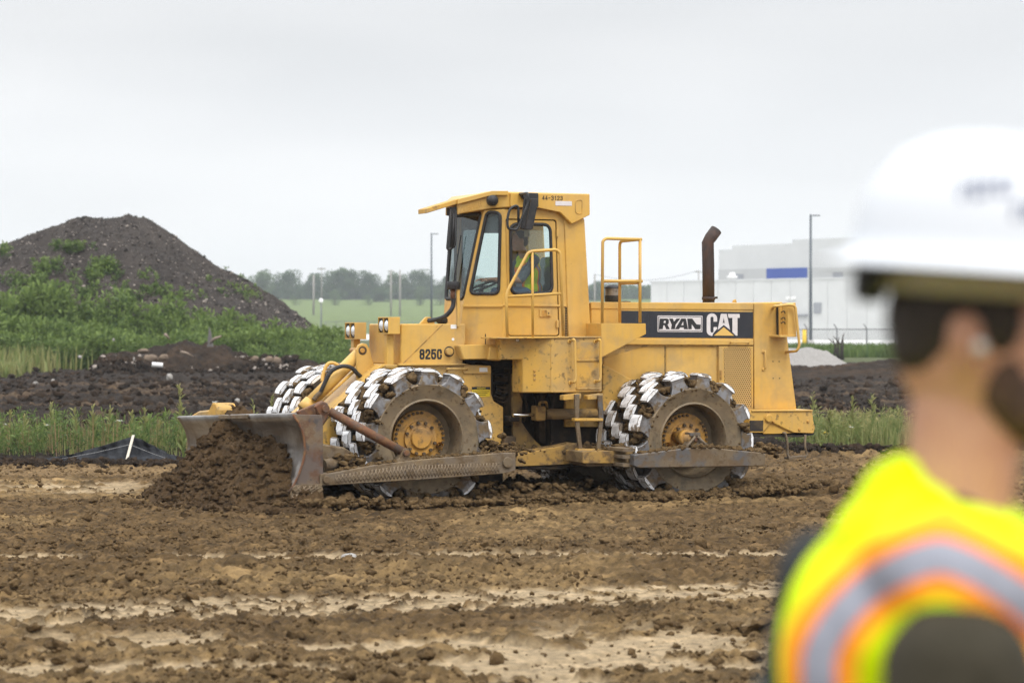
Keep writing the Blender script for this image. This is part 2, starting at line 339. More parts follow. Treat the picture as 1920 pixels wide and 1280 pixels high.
# ================================================================== terrain
def macro_z(x, y):
    x = np.asarray(x, float); y = np.asarray(y, float)
    z = .48*(1-sstep(4, 12, y))
    z = z+11.1*np.clip((y-380)/520, 0, 1)**1.9
    return z
def tan_mask(x, y):
    n = fbm(x*.9+3, y*.9, 4, 11); n2 = fbm(x*3.1, y*3.1, 3, 15)
    yc = 18.9+.30*x
    a = (1-sstep(.58, .72, np.abs(y-yc-.3*(n-.5))))*sstep(.33, .41, n2+.12)
    b = (1-sstep(.28, .42, np.abs(y-22.4-.05*x)))*sstep(.43, .49, n2)
    c = (1-sstep(16.6, 17.4, y-.12*x))*sstep(12.0, 12.6, y)*sstep(.50, .54, .5*n+.5*n2+.06*np.sin(y*5.5))
    d = (1-sstep(.7, 1.5, np.abs(y-31.6)))*(1-sstep(-5.6, -4.2, x))*sstep(.38, .52, n2)
    e = (1-sstep(.3, .9, np.abs(y-25.2-.3*n)))*sstep(.55, .68, n2)*sstep(1.5, 4, x)*.7
    f = (1-sstep(.25, .7, np.abs(y-21.7)))*sstep(2.0, 3.2, x)*sstep(.42, .56, n2)
    g = np.abs(((x*1.25+np.abs(y-yc)*1.4+.55*fbm(x*2, y*2, 2, 40)) % 1)-.5); a = a*sstep(.035, .085, g)*sstep(.02, .07, np.abs(((y-yc)*1.7+.35*fbm(x*1.5, y*2, 2, 42)) % 1-.5)+.02)
    return np.clip(a+b+c+d+e+f, 0, 1)
def dark_mask(x, y):
    n = fbm(x*.25, y*.25, 3, 31)
    edge = 36.6+2.5*(n-.5)+3.5*sstep(-1, 6, x)
    return sstep(-.5, .7, y-edge)
def clod_h(x, y):
    h = np.zeros_like(x); t_ = np.zeros_like(x); m_ = fbm(x*.7, y*1.3, 3, 63); k = (y > 12.5) & (y < 47)
    if k.any():
        xx, yy, mm_ = x[k], y[k], m_[k]; a, ta = clodfield(xx, yy, 3.6, 101, .5); b_, tb = clodfield(xx, yy, 7.5, 111, .8); c_, tc_ = clodfield(xx, yy, 14, 121, .9)
        w = sstep(.40, .62, mm_); hh = np.maximum(np.maximum(a*w*.40, b_*(.25+.75*w)*.75), c_*.95); h[k] = hh; t_[k] = np.where(a*w*.40 >= hh-1e-9, ta, np.where(b_*(.25+.75*w)*.75 >= hh-1e-9, tb, tc_))*(hh > .004)
    k = (y >= 36) & (y < 126)
    if k.any():
        xx, yy = x[k], y[k]; a, ta = clodfield(xx, yy*.8, 2.6, 131, .5, .4); b_, tb = clodfield(xx, yy*.7, 6.0, 141, .8, .9); hh = np.maximum(a*.7, b_); h[k] = np.maximum(h[k], hh*sstep(36, 40, yy)); t_[k] = t_[k]+tb*.8*(hh > .01)
    return h, t_
def detail_z(x, y, tm, dm):
    near = 1-sstep(44, 60, y)
    bil = lambda s, sd: 1-np.abs(2*fbm(x*s, y*s, 2, sd)-1)*1.6
    rough = .08*(fbm(x*.9, y*1.6, 4, 3)-.5)+.035*(bil(2.6, 5)-.6)+.040*(bil(6.5, 6)-.6)+.026*(bil(14, 7)-.6)+.022*(vnoise(x*24, y*24, 8)-.5)
    berm = .10*np.exp(-((y-20.95-.06*x-.3*(vnoise(x*.7, 0*x, 4)-.5))/.42)**2)*(.5+vnoise(x*1.3, y*1.3, 9))+.02*np.exp(-((y-17.3-.25*x)/.3)**2)
    yc = 18.9+.30*x
    crk = np.abs(((x*1.25+np.abs(y-yc)*1.4+.55*fbm(x*2, y*2, 2, 40)) % 1)-.5)
    smooth = -.012+.016*(fbm(x*2, y*2, 3, 13)-.5)-.03*(1-sstep(.03, .10, crk))+.014*(vnoise(x*15, y*15, 3)-.5)+.010*(vnoise(x*30, y*26, 4)-.5)
    ch, _ = clod_h(x, y); rough = rough*.6+ch*1.35
    brown = rough*(1-tm)+smooth*tm+berm*(1-.8*tm)
    dk = .40*(fbm(x*.25, y*.9, 4, 21)-.5)+.20*(fbm(x*1.9, y*2.8, 4, 22)-.5)+ch*1.5
    dk = dk*(.35+.65*sstep(37, 44, y))
    far = 1-sstep(120, 150, y)
    return (brown*(1-dm)+dk*dm)*far
def tone(x, y, tm, dm):
    B = np.array([.108, .067, .029]); B2 = np.array([.185, .120, .053]); T = np.array([.38, .285, .172]); D = np.array([.024, .018, .014]); D2 = np.array([.078, .052, .032])
    G = np.array([.095, .130, .034]); P = np.array([.55, .55, .53]); GD = np.array([.07, .08, .035])
    n = fbm(x*.5, y*.5, 4, 51)[:, None]; n2 = fbm(x*.35, y*1.4, 4, 52)[:, None]
    c = B+(B2-B)*sstep(.38, .64, n); ct = clod_h(x, y)[1][:, None]; c = c*(1+.9*ct); c = c+(T-c)*tm[:, None]
    gold = ((1-sstep(.6, 1.6, np.abs(y-35.0)))*(1-sstep(-5, -2, x)))[:, None]*.55; c = c+(np.array([.25, .165, .08])-c)*gold
    d = D+(D2-D)*(sstep(.48, .66, n2)*(sstep(42, 52, y)*(1-sstep(78, 92, y)))[:, None])
    d = d*(1+.8*ct)
    c = c+(d-c)*dm[:, None]
    gr = sstep(126, 133, y+4*(n[:, 0]-.5))*(1-.0*x); c = c+(GD-c)*gr[:, None]
    pav = (sstep(178, 184, y)*(1-sstep(430, 440, y))*sstep(-2, 0, x)); c = c+(P-c)*pav[:, None]
    pl = sstep(300, 304, y)*(1-sstep(430, 436, y))*(1-sstep(-4, -2, x)); c = c+(P*.9-c)*pl[:, None]
    hill = sstep(432, 440, y); g2 = G*(.85+.3*n); c = c+(g2-c)*hill[:, None]
    return c
ts = np.concatenate([-np.geomspace(1.2, .26, 20)[:-1], np.linspace(-.26, .26, 420), np.geomspace(.26, 1.2, 20)[1:]])
ys = np.concatenate([np.linspace(-40, -1, 12), np.geomspace(.6, 13, 30)[:-1], np.arange(13, 34, .042), np.arange(34, 46, .09), np.arange(46, 75, .13), np.arange(75, 128, .27), np.geomspace(128, 1250, 60)])
TT, YY = np.meshgrid(ts, ys); XX = TT*np.maximum(np.abs(YY), 8); x = XX.ravel(); y = YY.ravel()
tm = tan_mask(x, y)*(1-sstep(36, 38, y)); dm = dark_mask(x, y)
z = macro_z(x, y)+detail_z(x, y, tm, dm)
nx, ny = len(ts), len(ys); I = np.arange(nx*ny).reshape(ny, nx)
F = np.stack([I[:-1, :-1].ravel(), I[:-1, 1:].ravel(), I[1:, 1:].ravel(), I[1:, :-1].ravel()], 1)
col = np.concatenate([tone(x, y, tm, dm), np.ones((len(x), 1))], 1)
m, t, b = nodes('site_ground'); at = t.nodes.new('ShaderNodeVertexColor'); at.layer_name = 'tone'
tcn = t.nodes.new('ShaderNodeTexCoord'); n1 = noise_node(t, tcn.outputs['Object'], 9, 6, .7); n2 = noise_node(t, tcn.outputs['Object'], 1.7, 4, .6)
f1 = rng_node(t, n1.outputs['Fac'], .3, .7, .5, 1.5); f2 = rng_node(t, n2.outputs['Fac'], .3, .7, .82, 1.2)
mm = t.nodes.new('ShaderNodeMath'); mm.operation = 'MULTIPLY'; lk(t, f1, mm.inputs[0]); lk(t, f2, mm.inputs[1])
vs = t.nodes.new('ShaderNodeVectorMath'); vs.operation = 'SCALE'; lk(t, at.outputs['Color'], vs.inputs[0]); lk(t, mm.outputs[0], vs.inputs['Scale']); lk(t, vs.outputs[0], b.inputs['Base Color'])
b.inputs['Roughness'].default_value = .95; b.inputs['Specular IOR Level'].default_value = .15
n3 = noise_node(t, tcn.outputs['Object'], 30, 6, .75); bp = t.nodes.new('ShaderNodeBump'); bp.inputs['Strength'].default_value = 1; bp.inputs['Distance'].default_value = .035
lk(t, n3.outputs['Fac'], bp.inputs['Height']); lk(t, bp.outputs[0], b.inputs['Normal'])
M_ground = m
ground = link('ground', np_mesh('ground', np.stack([x, y, z], 1), F, M_ground, True, attr=col))
tag(ground, 'churned brown and dark soil of the building site', kind='structure')
def gz(x, y):
    x = np.atleast_1d(np.asarray(x, float)); y = np.atleast_1d(np.asarray(y, float))
    return macro_z(x, y)+detail_z(x, y, tan_mask(x, y)*(1-sstep(36, 38, y)), dark_mask(x, y))

# loose clods lying on the soil
def scatter(n, y0, y1, smin, smax, pw, seed, keep=.22, dark=False):
    r = np.random.default_rng(seed); y = (r.random(n)*(y1**.5-y0**.5)+y0**.5)**2; x = (r.random(n)*2-1)*.26*y
    tm = tan_mask(x, y)*(1-sstep(36, 38, y)); cl = fbm(x*.8, y*.8, 3, 61)
    k = (r.random(n) < np.where(tm > .5, keep, sstep(.34, .58, cl)*.9+.1)); dm = dark_mask(x, y)
    k &= (dm > .5) if dark else (dm < .5)
    x, y = x[k], y[k]; s = smin+(smax-smin)*r.random(len(x))**pw
    return np.stack([x, y, gz(x, y)+s*.25], 1), s
C1, S1 = scatter(60000, 13, 39, .006, .024, 2.2, 1, .12); C2, S2 = scatter(3000, 13, 38, .018, .050, 3.2, 2, .05); C3, S3 = scatter(150, 14, 34, .04, .09, 3, 4, .08)
Va, Fa = clod_arrays(C1, S1, 1, .75, .6, 5); Vb, Fb = clod_arrays(np.concatenate([C2, C3]), np.concatenate([S2, S3]), 2, .7, .6, 6)
tag(link('soil_clods', np_mesh('soil_clods', np.concatenate([Va, Vb]), np.concatenate([Fa, Fb+len(Va)]), M_soil)), 'loose brown soil clods strewn over the ground', 'soil', kind='stuff')
C4, S4 = scatter(15000, 37, 60, .015, .10, 2.8, 8, dark=True); C5, S5 = scatter(20000, 58, 118, .03, .17, 3.0, 9, dark=True)
Va, Fa = clod_arrays(np.concatenate([C4, C5]), np.concatenate([S4, S5]), 1, .7, .5, 15)
tag(link('dark_soil_clods', np_mesh('dark_soil_clods', Va, Fa, M_soild)), 'dark topsoil clods strewn over the field behind', 'soil', kind='stuff')

# ------------------------------------------------------------------ placing by distance: a point seen at (px, py) of the photo, d metres away
FPX = 4533.0
def at(px, py, d): return ((px-960)/FPX*d, d, CAM_H+(605-py)/FPX*d)
def gd(py): return 9791/(py-605)

# spoil mound
DM = 126.0
prof = [(-420, 660), (-300, 590), (-150, 520), (0, 463), (60, 440), (130, 413), (175, 409), (200, 411), (240, 403), (272, 408), (330, 441), (400, 494), (480, 535), (560, 590), (600, 618), (640, 645), (690, 672)]
px_ = np.array([(p[0]-960)/FPX*DM for p in prof]); pz_ = np.array([max(0, CAM_H+(605-p[1])/FPX*DM) for p in prof])
gx = np.linspace(px_[0], px_[-1], 300); gy = np.linspace(DM-15, DM+17, 130); GX, GY = np.meshgrid(gx, gy)
crest = np.interp(GX, px_, pz_)
u = np.abs(GY-DM-.5*(fbm(GX*.2, GX*0, 3, 71)-.5))/13.5
hz = crest*np.clip(1-u**1.12, 0, 1)
hz = hz+(.45*(1-np.exp(-((GY-DM)/4.5)**2))*(1-np.abs(2*fbm(GX*.8+.25*GY, GY*.08, 3, 76)-1)*1.5-.4)+.55*(fbm(GX*.5, GY*.5, 4, 72)-.5)+.22*(fbm(GX*2.2, GY*2.2, 3, 73)-.5)+.12*(vnoise(GX*6, GY*6, 5)-.5))*np.clip(hz, 0, 1.2)*np.where(np.abs(GY-DM) < 1.0, .7, 1)-.25*(hz < .02)
I = np.arange(GX.size).reshape(GX.shape); F = np.stack([I[:-1, :-1].ravel(), I[:-1, 1:].ravel(), I[1:, 1:].ravel(), I[1:, :-1].ravel()], 1)
M_mound = mat('gravelly_spoil', (.040, .034, .031), .95, 0, [(.4, .4, .65, (.058, .048, .042), .8), (1.5, .5, .66, (.026, .022, .020), .8), (5, .5, .66, (.060, .050, .042), .6), (9, .62, .70, (.125, .108, .092), .8), (13, .70, .75, (.40, .35, .31), .9)], (4, 1, .12), .1)
mound = link('spoil_mound', np_mesh('spoil_mound', np.stack([GX.ravel(), GY.ravel(), hz.ravel()], 1), F, M_mound, True))
tag(mound, 'tall dark mound of gravelly spoil with green weed patches', kind='structure')
def mz(x, y):
    c = np.interp(x, px_, pz_); u = np.abs(y-DM)/13.5; return c*np.clip(1-u**1.12, 0, 1)
r = np.random.default_rng(77); n = 16000; sx = r.uniform(px_[0], px_[-1], n); sy = DM-r.random(n)*14; sz = hz[np.clip(((sy-DM+15)/32*129).round().astype(int), 0, 129), np.clip(((sx-px_[0])/(px_[-1]-px_[0])*299).round().astype(int), 0, 299)]; k = sz > .3
Va, Fa = clod_arrays(np.stack([sx, sy, sz+.02], 1)[k], r.uniform(.012, .042, n)[k]*(1+r.random(n)[k]**8*1.5), 1, .75, .5, 16)
midx = np.repeat((r.random(k.sum()) < .22).astype(int), 20)
M_stone = mat('pale_stone', (.32, .275, .24), .85, 0, [(3, .4, .65, (.16, .13, .11), .8)])
tag(link('mound_stones', np_mesh('mound_stones', Va, Fa, [M_mound, M_stone], midx=midx)), 'pale pebbles and lumps scattered over the spoil mound', 'stones', kind='stuff')

# ------------------------------------------------------------------ vegetation
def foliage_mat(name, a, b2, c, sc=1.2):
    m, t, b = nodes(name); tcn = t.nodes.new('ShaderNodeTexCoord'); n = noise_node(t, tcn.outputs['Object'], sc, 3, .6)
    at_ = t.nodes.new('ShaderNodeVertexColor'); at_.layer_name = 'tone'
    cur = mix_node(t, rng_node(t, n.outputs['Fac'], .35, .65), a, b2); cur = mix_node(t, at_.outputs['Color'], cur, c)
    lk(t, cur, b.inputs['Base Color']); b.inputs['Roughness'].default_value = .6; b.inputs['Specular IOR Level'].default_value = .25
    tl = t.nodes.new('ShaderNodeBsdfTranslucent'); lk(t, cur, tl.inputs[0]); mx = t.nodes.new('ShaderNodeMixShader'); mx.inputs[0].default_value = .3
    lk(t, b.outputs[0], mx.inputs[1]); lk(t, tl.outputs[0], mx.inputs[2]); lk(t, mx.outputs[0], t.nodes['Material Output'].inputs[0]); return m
M_weed = foliage_mat('weed_leaves', (.036, .074, .024), (.085, .135, .034), (.17, .235, .06), .35)
M_grassy = foliage_mat('dry_green_grass', (.17, .215, .06), (.105, .17, .045), (.34, .30, .13), 1.5)
M_tree = foliage_mat('tree_leaves', (.022, .046, .020), (.045, .085, .030), (.080, .13, .042), .15)
M_treel = foliage_mat('pale_tree_leaves', (.06, .10, .035), (.08, .125, .045), (.10, .15, .05), .15)
M_bark = mat('bark', (.07, .055, .042), .9)
def leaves(P, D, L, W, tip, seed):
    """rhombic leaves: base P, direction D (unit), length, width; tone value per leaf"""
    r = np.random.default_rng(seed); n = len(P); A = r.normal(size=(n, 3)); A -= (A*D).sum(1)[:, None]*D; A /= np.linalg.norm(A, axis=1)[:, None]+1e-9
    L = np.asarray(L)[:, None]; W = np.asarray(W)[:, None]
    mid = P+D*L*.5; mid[:, 2] += L[:, 0]*.06; end = P+D*L; end[:, 2] -= L[:, 0]*.10
    V = np.stack([P, mid+A*W*.5, end, mid-A*W*.5], 1).reshape(-1, 3); F = np.arange(n*4).reshape(n, 4)
    return V, F, np.repeat(np.asarray(tip), 4)
def weeds(name, X, Y, Z, H, material, per=26, lw=(.16, .045), seed=1, spread=.22, label=None, kind='stuff', parent=None, upright=.9, stem=True, cat='weeds', tone_p=2.0):
    r = np.random.default_rng(seed); n = len(X); k = per
    h = r.random((n, k))**.8; hh = h*H[:, None]; az = r.uniform(0, 6.283, (n, k)); lean = r.normal(0, .10, (n, 2))
    sp = spread*H[:, None]*(1-.75*h)*r.random((n, k))
    P = np.stack([X[:, None]+lean[:, :1]*hh+sp*np.cos(az), Y[:, None]+lean[:, 1:]*hh+sp*np.sin(az), Z[:, None]+hh*.92], -1).reshape(-1, 3)
    up = r.uniform(.1, upright, (n, k)); D = np.stack([np.cos(az)*(1-up), np.sin(az)*(1-up), up], -1).reshape(-1, 3); D /= np.linalg.norm(D, axis=1)[:, None]
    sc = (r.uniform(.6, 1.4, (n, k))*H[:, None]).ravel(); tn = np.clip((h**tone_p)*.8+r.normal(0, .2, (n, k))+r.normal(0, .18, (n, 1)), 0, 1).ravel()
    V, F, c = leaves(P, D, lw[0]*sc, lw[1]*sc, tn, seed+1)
    if stem:
        w = H*.012; b0 = np.stack([X, Y, Z], 1); tp = np.stack([X+lean[:, 0]*H, Y+lean[:, 1]*H, Z+H], 1); a = r.uniform(0, 3.14, n); s = np.stack([np.cos(a)*w, np.sin(a)*w, 0*w], 1)
        V2 = np.stack([b0-s, b0+s, tp+s*.4, tp-s*.4], 1).reshape(-1, 3); F = np.concatenate([F, np.arange(n*4).reshape(n, 4)+len(V)]); V = np.concatenate([V, V2]); c = np.concatenate([c, np.full(n*4, .4)])
    C = np.stack([c, c, c, np.ones_like(c)], 1)
    o = link(name, np_mesh(name, V, F, material, attr=C), parent)
    if label: tag(o, label, cat, kind=kind)
    return o
def blades(name, X, Y, Z, H, material, label, seed=1, w=.012, bend=.3):
    r = np.random.default_rng(seed); n = len(X); a = r.uniform(0, 6.283, n); b2 = r.normal(0, bend, n)*H; s = np.stack([np.sin(a)*w, -np.cos(a)*w, 0*a], 1)*(.5+r.random(n))[:, None]
    b0 = np.stack([X, Y, Z-.02], 1); m1 = b0+np.stack([np.cos(a)*b2*.35, np.sin(a)*b2*.35, H*.6], 1); tp = b0+np.stack([np.cos(a)*b2, np.sin(a)*b2, H], 1)
    V = np.stack([b0-s, b0+s, m1+s*.7, m1-s*.7, tp], 1).reshape(-1, 3); i = np.arange(n)*5
    F = np.concatenate([np.stack([i, i+1, i+2, i+3], 1), np.stack([i+3, i+2, i+4, i+4], 1)[:, [0, 1, 2, 2]]])
    F3 = np.concatenate([np.stack([i, i+1, i+2], 1), np.stack([i, i+2, i+3], 1), np.stack([i+3, i+2, i+4], 1)])
    c = np.repeat(np.clip(r.beta(1.5, 2.5, n)+.25*(fbm(X*.8, Y*.8, 2, 5)-.5), 0, 1), 5); C = np.stack([c, c, c, np.ones_like(c)], 1)
    o = link(name, np_mesh(name, V, F3, material, attr=C)); tag(o, label, 'grass', kind='stuff'); return o
r = np.random.default_rng(90)
def band(n, px0, px1, d0, d1):
    d = r.uniform(d0, d1, n); px = r.uniform(px0, px1, n); return (px-960)/FPX*d, d
# tall weeds along the foot of the mound
X, Y = band(5200, -160, 650, 104.5, 115.5); Y = Y-1.0*sstep(-9, -6.5, X); n_ = fbm(X*.35, Y*.35, 3, 81); k = ~((X > -19.0) & (X < -11.8) & (Y < 106.5))
X, Y, n_ = X[k], Y[k], n_[k]; Z = np.maximum(mz(X, Y), 0)*.95
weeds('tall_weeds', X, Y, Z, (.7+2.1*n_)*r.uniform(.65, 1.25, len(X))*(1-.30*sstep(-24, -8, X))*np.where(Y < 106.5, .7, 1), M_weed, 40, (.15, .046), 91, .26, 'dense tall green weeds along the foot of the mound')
# patches growing on the mound face (centre px, py, radii in metres)
PX = []
for cx, cy, rx, rz_, n in ((130, 463, .9, .10, 34), (195, 500, .6, .28, 60), (180, 515, .9, .3, 40), (275, 520, .5, .45, 55), (285, 545, 1.0, .3, 40), (85, 500, .6, .3, 30), (60, 525, 1.2, .25, 50), (90, 540, 1.6, .25, 70), (180, 545, 1.2, .2, 40), (5, 473, .3, .2, 10), (440, 548, .8, .3, 40), (470, 560, .9, .25, 40), (400, 530, .4, .1, 8), (225, 555, 1.2, .25, 40), (340, 555, 1.2, .2, 25), (448, 514, .4, .05, 8)):
    for i in range(n):
        qx = (cx-960)/FPX*118+r.normal(0, rx*.5); tz = CAM_H+(605-cy)/FPX*118+r.normal(0, rz_*.5)
        yy = np.linspace(DM-13, DM, 60); zz = mz(np.full(60, qx), yy); j = int(np.argmin(np.abs(zz+.3-tz*(yy/118)))); PX.append((qx*yy[j]/118, yy[j], zz[j]-.05, r.uniform(.3, .7)))
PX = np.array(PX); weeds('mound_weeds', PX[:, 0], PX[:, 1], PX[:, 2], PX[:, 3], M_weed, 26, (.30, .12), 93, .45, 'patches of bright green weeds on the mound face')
# yellow-green grass in front of the weeds, left
X, Y = band(5200, -160, 215, 95, 105); k = r.random(len(X)) < 1-sstep(-19.6, -17.2, X+.35*(107-Y)); X, Y = X[k], Y[k]
blades('tall_grass', X, Y, gz(X, Y), r.uniform(.5, 1.25, len(X)), M_grassy, 'yellow-green tall grass below the mound weeds', 94, .035)
X, Y = band(700, 5, 40, 92, 95); blades('grass_tuft', X, Y, gz(X, Y), r.uniform(.3, .8, len(X)), M_grassy, 'straw-coloured grass tuft at the edge of the dark field', 95, .03)
# weed strip behind the silt fence
X, Y = band(6800, -140, 360, 38.8, 43.5); k = r.random(len(X)) < .12+sstep(.36, .58, fbm(X*1.3, Y*.8, 3, 18)); X, Y = X[k], Y[k]; Z = gz(X, Y)
blades('verge_grass', X, Y, Z, r.uniform(.12, .50, len(X))*(.15+1.35*fbm(X*2.2, Y*.9, 3, 6)**1.3), M_grassy, 'strip of mixed grass behind the black silt fence', 96, .008)
X, Y = band(420, -140, 356, 38.9, 41.5); blades('dry_stalks', X, Y, gz(X, Y), r.uniform(.35, .75, len(X)), mat('dry_stalk', (.24, .16, .08), .8), 'thin brown dry stalks in the strip behind the silt fence', 196, .005, .15)
X, Y = band(420, -140, 352, 38.8, 43); weeds('verge_weeds', X, Y, gz(X, Y), r.uniform(.2, .62, len(X)), M_weed, 26, (.20, .034), 97, .22, 'low leafy weeds in the strip behind the silt fence')
X, Y = band(7500, 1425, 1720, 41.2, 46.5); k = r.random(len(X)) < sstep(.36, .56, fbm(X*1.3, Y*.8, 3, 19)); X, Y = X[k], Y[k]; Z = gz(X, Y)
blades('rough_grass', X, Y, Z, r.uniform(.12, .50, len(X))*(.5+.8*fbm(X*1.1, Y*.6, 2, 9)), M_grassy, 'rough grass behind the rear bumper of the compactor', 98, .009)
X, Y = band(300, 1460, 1700, 41.3, 45.5); weeds('rough_weeds', X, Y, gz(X, Y), r.uniform(.2, .6, len(X)), M_grassy, 28, (.18, .03), 99, .26, 'low pale-green weeds among the rough grass at the right')
# single tall weeds one can pick out
def tall_weed(px, top, base_d, label, seed, flower=None, w=.03, n=44):
    x0 = (px-960)/FPX*base_d; z0 = float(gz(x0, base_d)[0]); H = CAM_H+(605-top)/FPX*base_d-z0
    rr = np.random.default_rng(seed); root = empty('weed_plant', (x0, base_d, z0)); tag(root, label, 'weed', 'tall weeds one can pick out')
    lean = rr.normal(0, .05, 2); st = MB(); pts = [(lean[0]*H*t+.02*math.sin(4*t), lean[1]*H*t, H*t) for t in np.linspace(0, 1, 7)]; st.tube(pts, [.008*(1-.7*i/6) for i in range(7)], 5); st.build('stem', M_weedstem, root)
    t = rr.random(n)**.8; az = rr.uniform(0, 6.283, n); up = rr.uniform(.45, .95, n); D = np.stack([np.cos(az)*(1-up), np.sin(az)*(1-up), up], 1); D /= np.linalg.norm(D, axis=1)[:, None]
    P = np.stack([lean[0]*H*t, lean[1]*H*t, H*t*.97], 1); L = (.10+.14*(1-t))*rr.uniform(.7, 1.3, n); V, F, c = leaves(P, D, L, L*.16+w*.3, np.clip(t*.7+rr.normal(0, .15, n), 0, 1), seed)
    link('leaves', np_mesh('leaves', V, F, M_grassy, attr=np.stack([c, c, c, c*0+1], 1)), root)
    if flower:
        f = MB(); rr2 = random.Random(seed)
        for i in range(14):
            a = rr2.uniform(0, 6.28); q = rr2.uniform(0, .05); p = Vector(pts[-1])+Vector((q*math.cos(a), q*math.sin(a), .02*rr2.random()))
            f.lathe([(0, 0), (.012, .004), (0, .008)], p, 'z', 6)
        f.build('flower_head', flower, root)
M_weedstem = mat('weed_stem', (.13, .16, .05), .7); M_petal = mat('white_petals', (.75, .76, .70), .7); M_petaly = mat('yellow_petals', (.7, .5, .03), .7)
for i, a in enumerate(((20, 772, 40, 'upright weed at the far left of the grass strip'), (46, 780, 39.8, 'slim weed in the grass strip, second from the left edge'), (97, 757, 41, 'tall thin weed with a curled tip in the grass strip', None), (143, 764, 40.5, 'tall upright weed left of the silt fence peak'), (178, 763, 40.2, 'bushy upright weed well left of the silt fence stake'), (201, 762, 40.6, 'tall leafy weed just left of the silt fence stake'), (250, 774, 40, 'tall weed right above the white silt fence stake'), (272, 768, 40.3, 'tall pale weed right of the white silt fence stake'), (295, 792, 40, 'shorter weed right of the silt fence peak'), (345, 722, 38.5, 'tallest weed, seed-headed, beside the far end of the blade'), (474, 748, 39, 'pale seed-headed weed showing above the middle of the blade'), (508, 744, 39.5, 'thin green weed showing above the blade near the teeth'), (1520, 735, 42, 'tall weed with a seed head right behind the rear bumper'), (1600, 745, 42.5, 'bushy pale weed standing tallest in the right grass'), (1637, 735, 43, 'thin tall weed beside the neck of the person'), (1555, 775, 42, 'leafy weed between the bumper and the bushy weed'))):
    tall_weed(a[0], a[1], a[2], a[3], 300+i, n=70 if 'bushy' in a[3] or 'tallest' in a[3] else 40)
for i, (px, py, d, lab, fm) in enumerate(((9, 797, 40, 'white flat flower head at the far left', M_petal), (86, 798, 39.6, 'white flower head in the middle of the left grass', M_petal), (224, 790, 39.6, 'white flower head just left of the stake', M_petal), (402, 755, 39, 'white flower head above the far end of the blade', M_petal), (1598, 802, 41.6, 'white flower in the right-hand grass', M_petal), (1548, 812, 41.3, 'small yellow flower in the right-hand grass', M_petaly))):
    tall_weed(px, py, d, lab, 340+i, fm, n=10)
# grass bank and scrub behind the gravel heap
X, Y = band(9000, 1380, 1800, 150, 168); blades('bank_grass', X, Y, gz(X, Y), r.uniform(.3, .95, len(X)), M_weed, 'bright green grass bank in front of the wire fence', 100, .05)

# silt fence
M_silt = mat('black_silt_fabric', (.012, .013, .016), .8, 0, [(5, .48, .65, (.035, .038, .045), .6, (1, 1, 3))], (12, .4, .03), .2)
d = 37.9
def sp(px, py, dd=d): return Vector(at(px, py, dd))
sf = empty('silt_fence', sp(247, 860)); tag(sf, 'sagging black silt fence peaked over a white wooden stake', 'silt fence'); o0 = sp(247, 860)
tops = [(60, 863), (95, 858), (140, 850), (190, 836), (225, 825), (250, 818), (268, 824), (290, 837), (315, 850), (345, 858), (380, 866)]
V = []; F = []; nz = 9
for i in range(81):
    q = i/80*(len(tops)-1); j = min(int(q), len(tops)-2); f_ = q-j; px = tops[j][0]*(1-f_)+tops[j+1][0]*f_; py = tops[j][1]*(1-f_)+tops[j+1][1]*f_
    T_ = sp(px, py); B_ = sp(px, 870)
    for k in range(nz):
        w = k/(nz-1); p = T_*(1-w)+B_*w; p.y += -.55*w*w+.05*math.sin(px*.09+w*5)+.03*math.sin(px*.31-w*7); V.append(p-o0)
F = [(i*nz+k, (i+1)*nz+k, (i+1)*nz+k+1, i*nz+k+1) for i in range(80) for k in range(nz-1)]
mb = MB().add(V, F, 0, True); fb = mb.build('fabric', M_silt, sf); md = fb.modifiers.new('thickness', 'SOLIDIFY'); md.thickness = .006
mb = MB(); p = sp(244, 858)-o0+Vector((0, -.5, 0)); q = sp(251, 815)-o0+Vector((0, -.06, 0)); mb.prism([p+Vector((-.02, 0, -.1)), p+Vector((.02, 0, -.1)), q+Vector((.02, 0, 0)), q+Vector((-.02, 0, 0))], (0, .03, 0)); mb.build('stake', mat('bare_wood', (.55, .50, .42), .8), sf)
mb = MB()
for a, c in (((120, 858), (246, 832)), ((252, 832), (330, 862))):
    mb.tube([sp(*a)-o0+Vector((0, -.32, 0)), (sp(*a)+sp(*c))*.5-o0+Vector((0, -.22, -.015)), sp(*c)-o0+Vector((0, -.25, 0))], .004, 5)
mb.build('cord', mat('grey_cord', (.28, .28, .28), .7), sf)
# berm of dark clods along the fence
rr = np.random.default_rng(55); n = 900; X = (rr.uniform(-60, 520, n)-960)/FPX*36.8; Y = rr.normal(36.9, .5, n); S = .015+.06*rr.random(n)**2.5
clod = clods('berm_clods', np.stack([X, Y, gz(X, Y)+S*.3], 1), S, M_soild, sub=2, rough=.45); tag(clod, 'row of dark earth clods in front of the silt fence', 'soil', kind='stuff')
n = 900; X = (rr.uniform(1380, 1800, n)-960)/FPX*40.5; Y = rr.normal(40.4, .5, n); S = .015+.07*rr.random(n)**2.5
clod = clods('berm_clods', np.stack([X, Y, gz(X, Y)+S*.3], 1), S, M_soild, sub=2, rough=.45); tag(clod, 'row of dark earth clods below the right-hand grass', 'soil', kind='stuff')

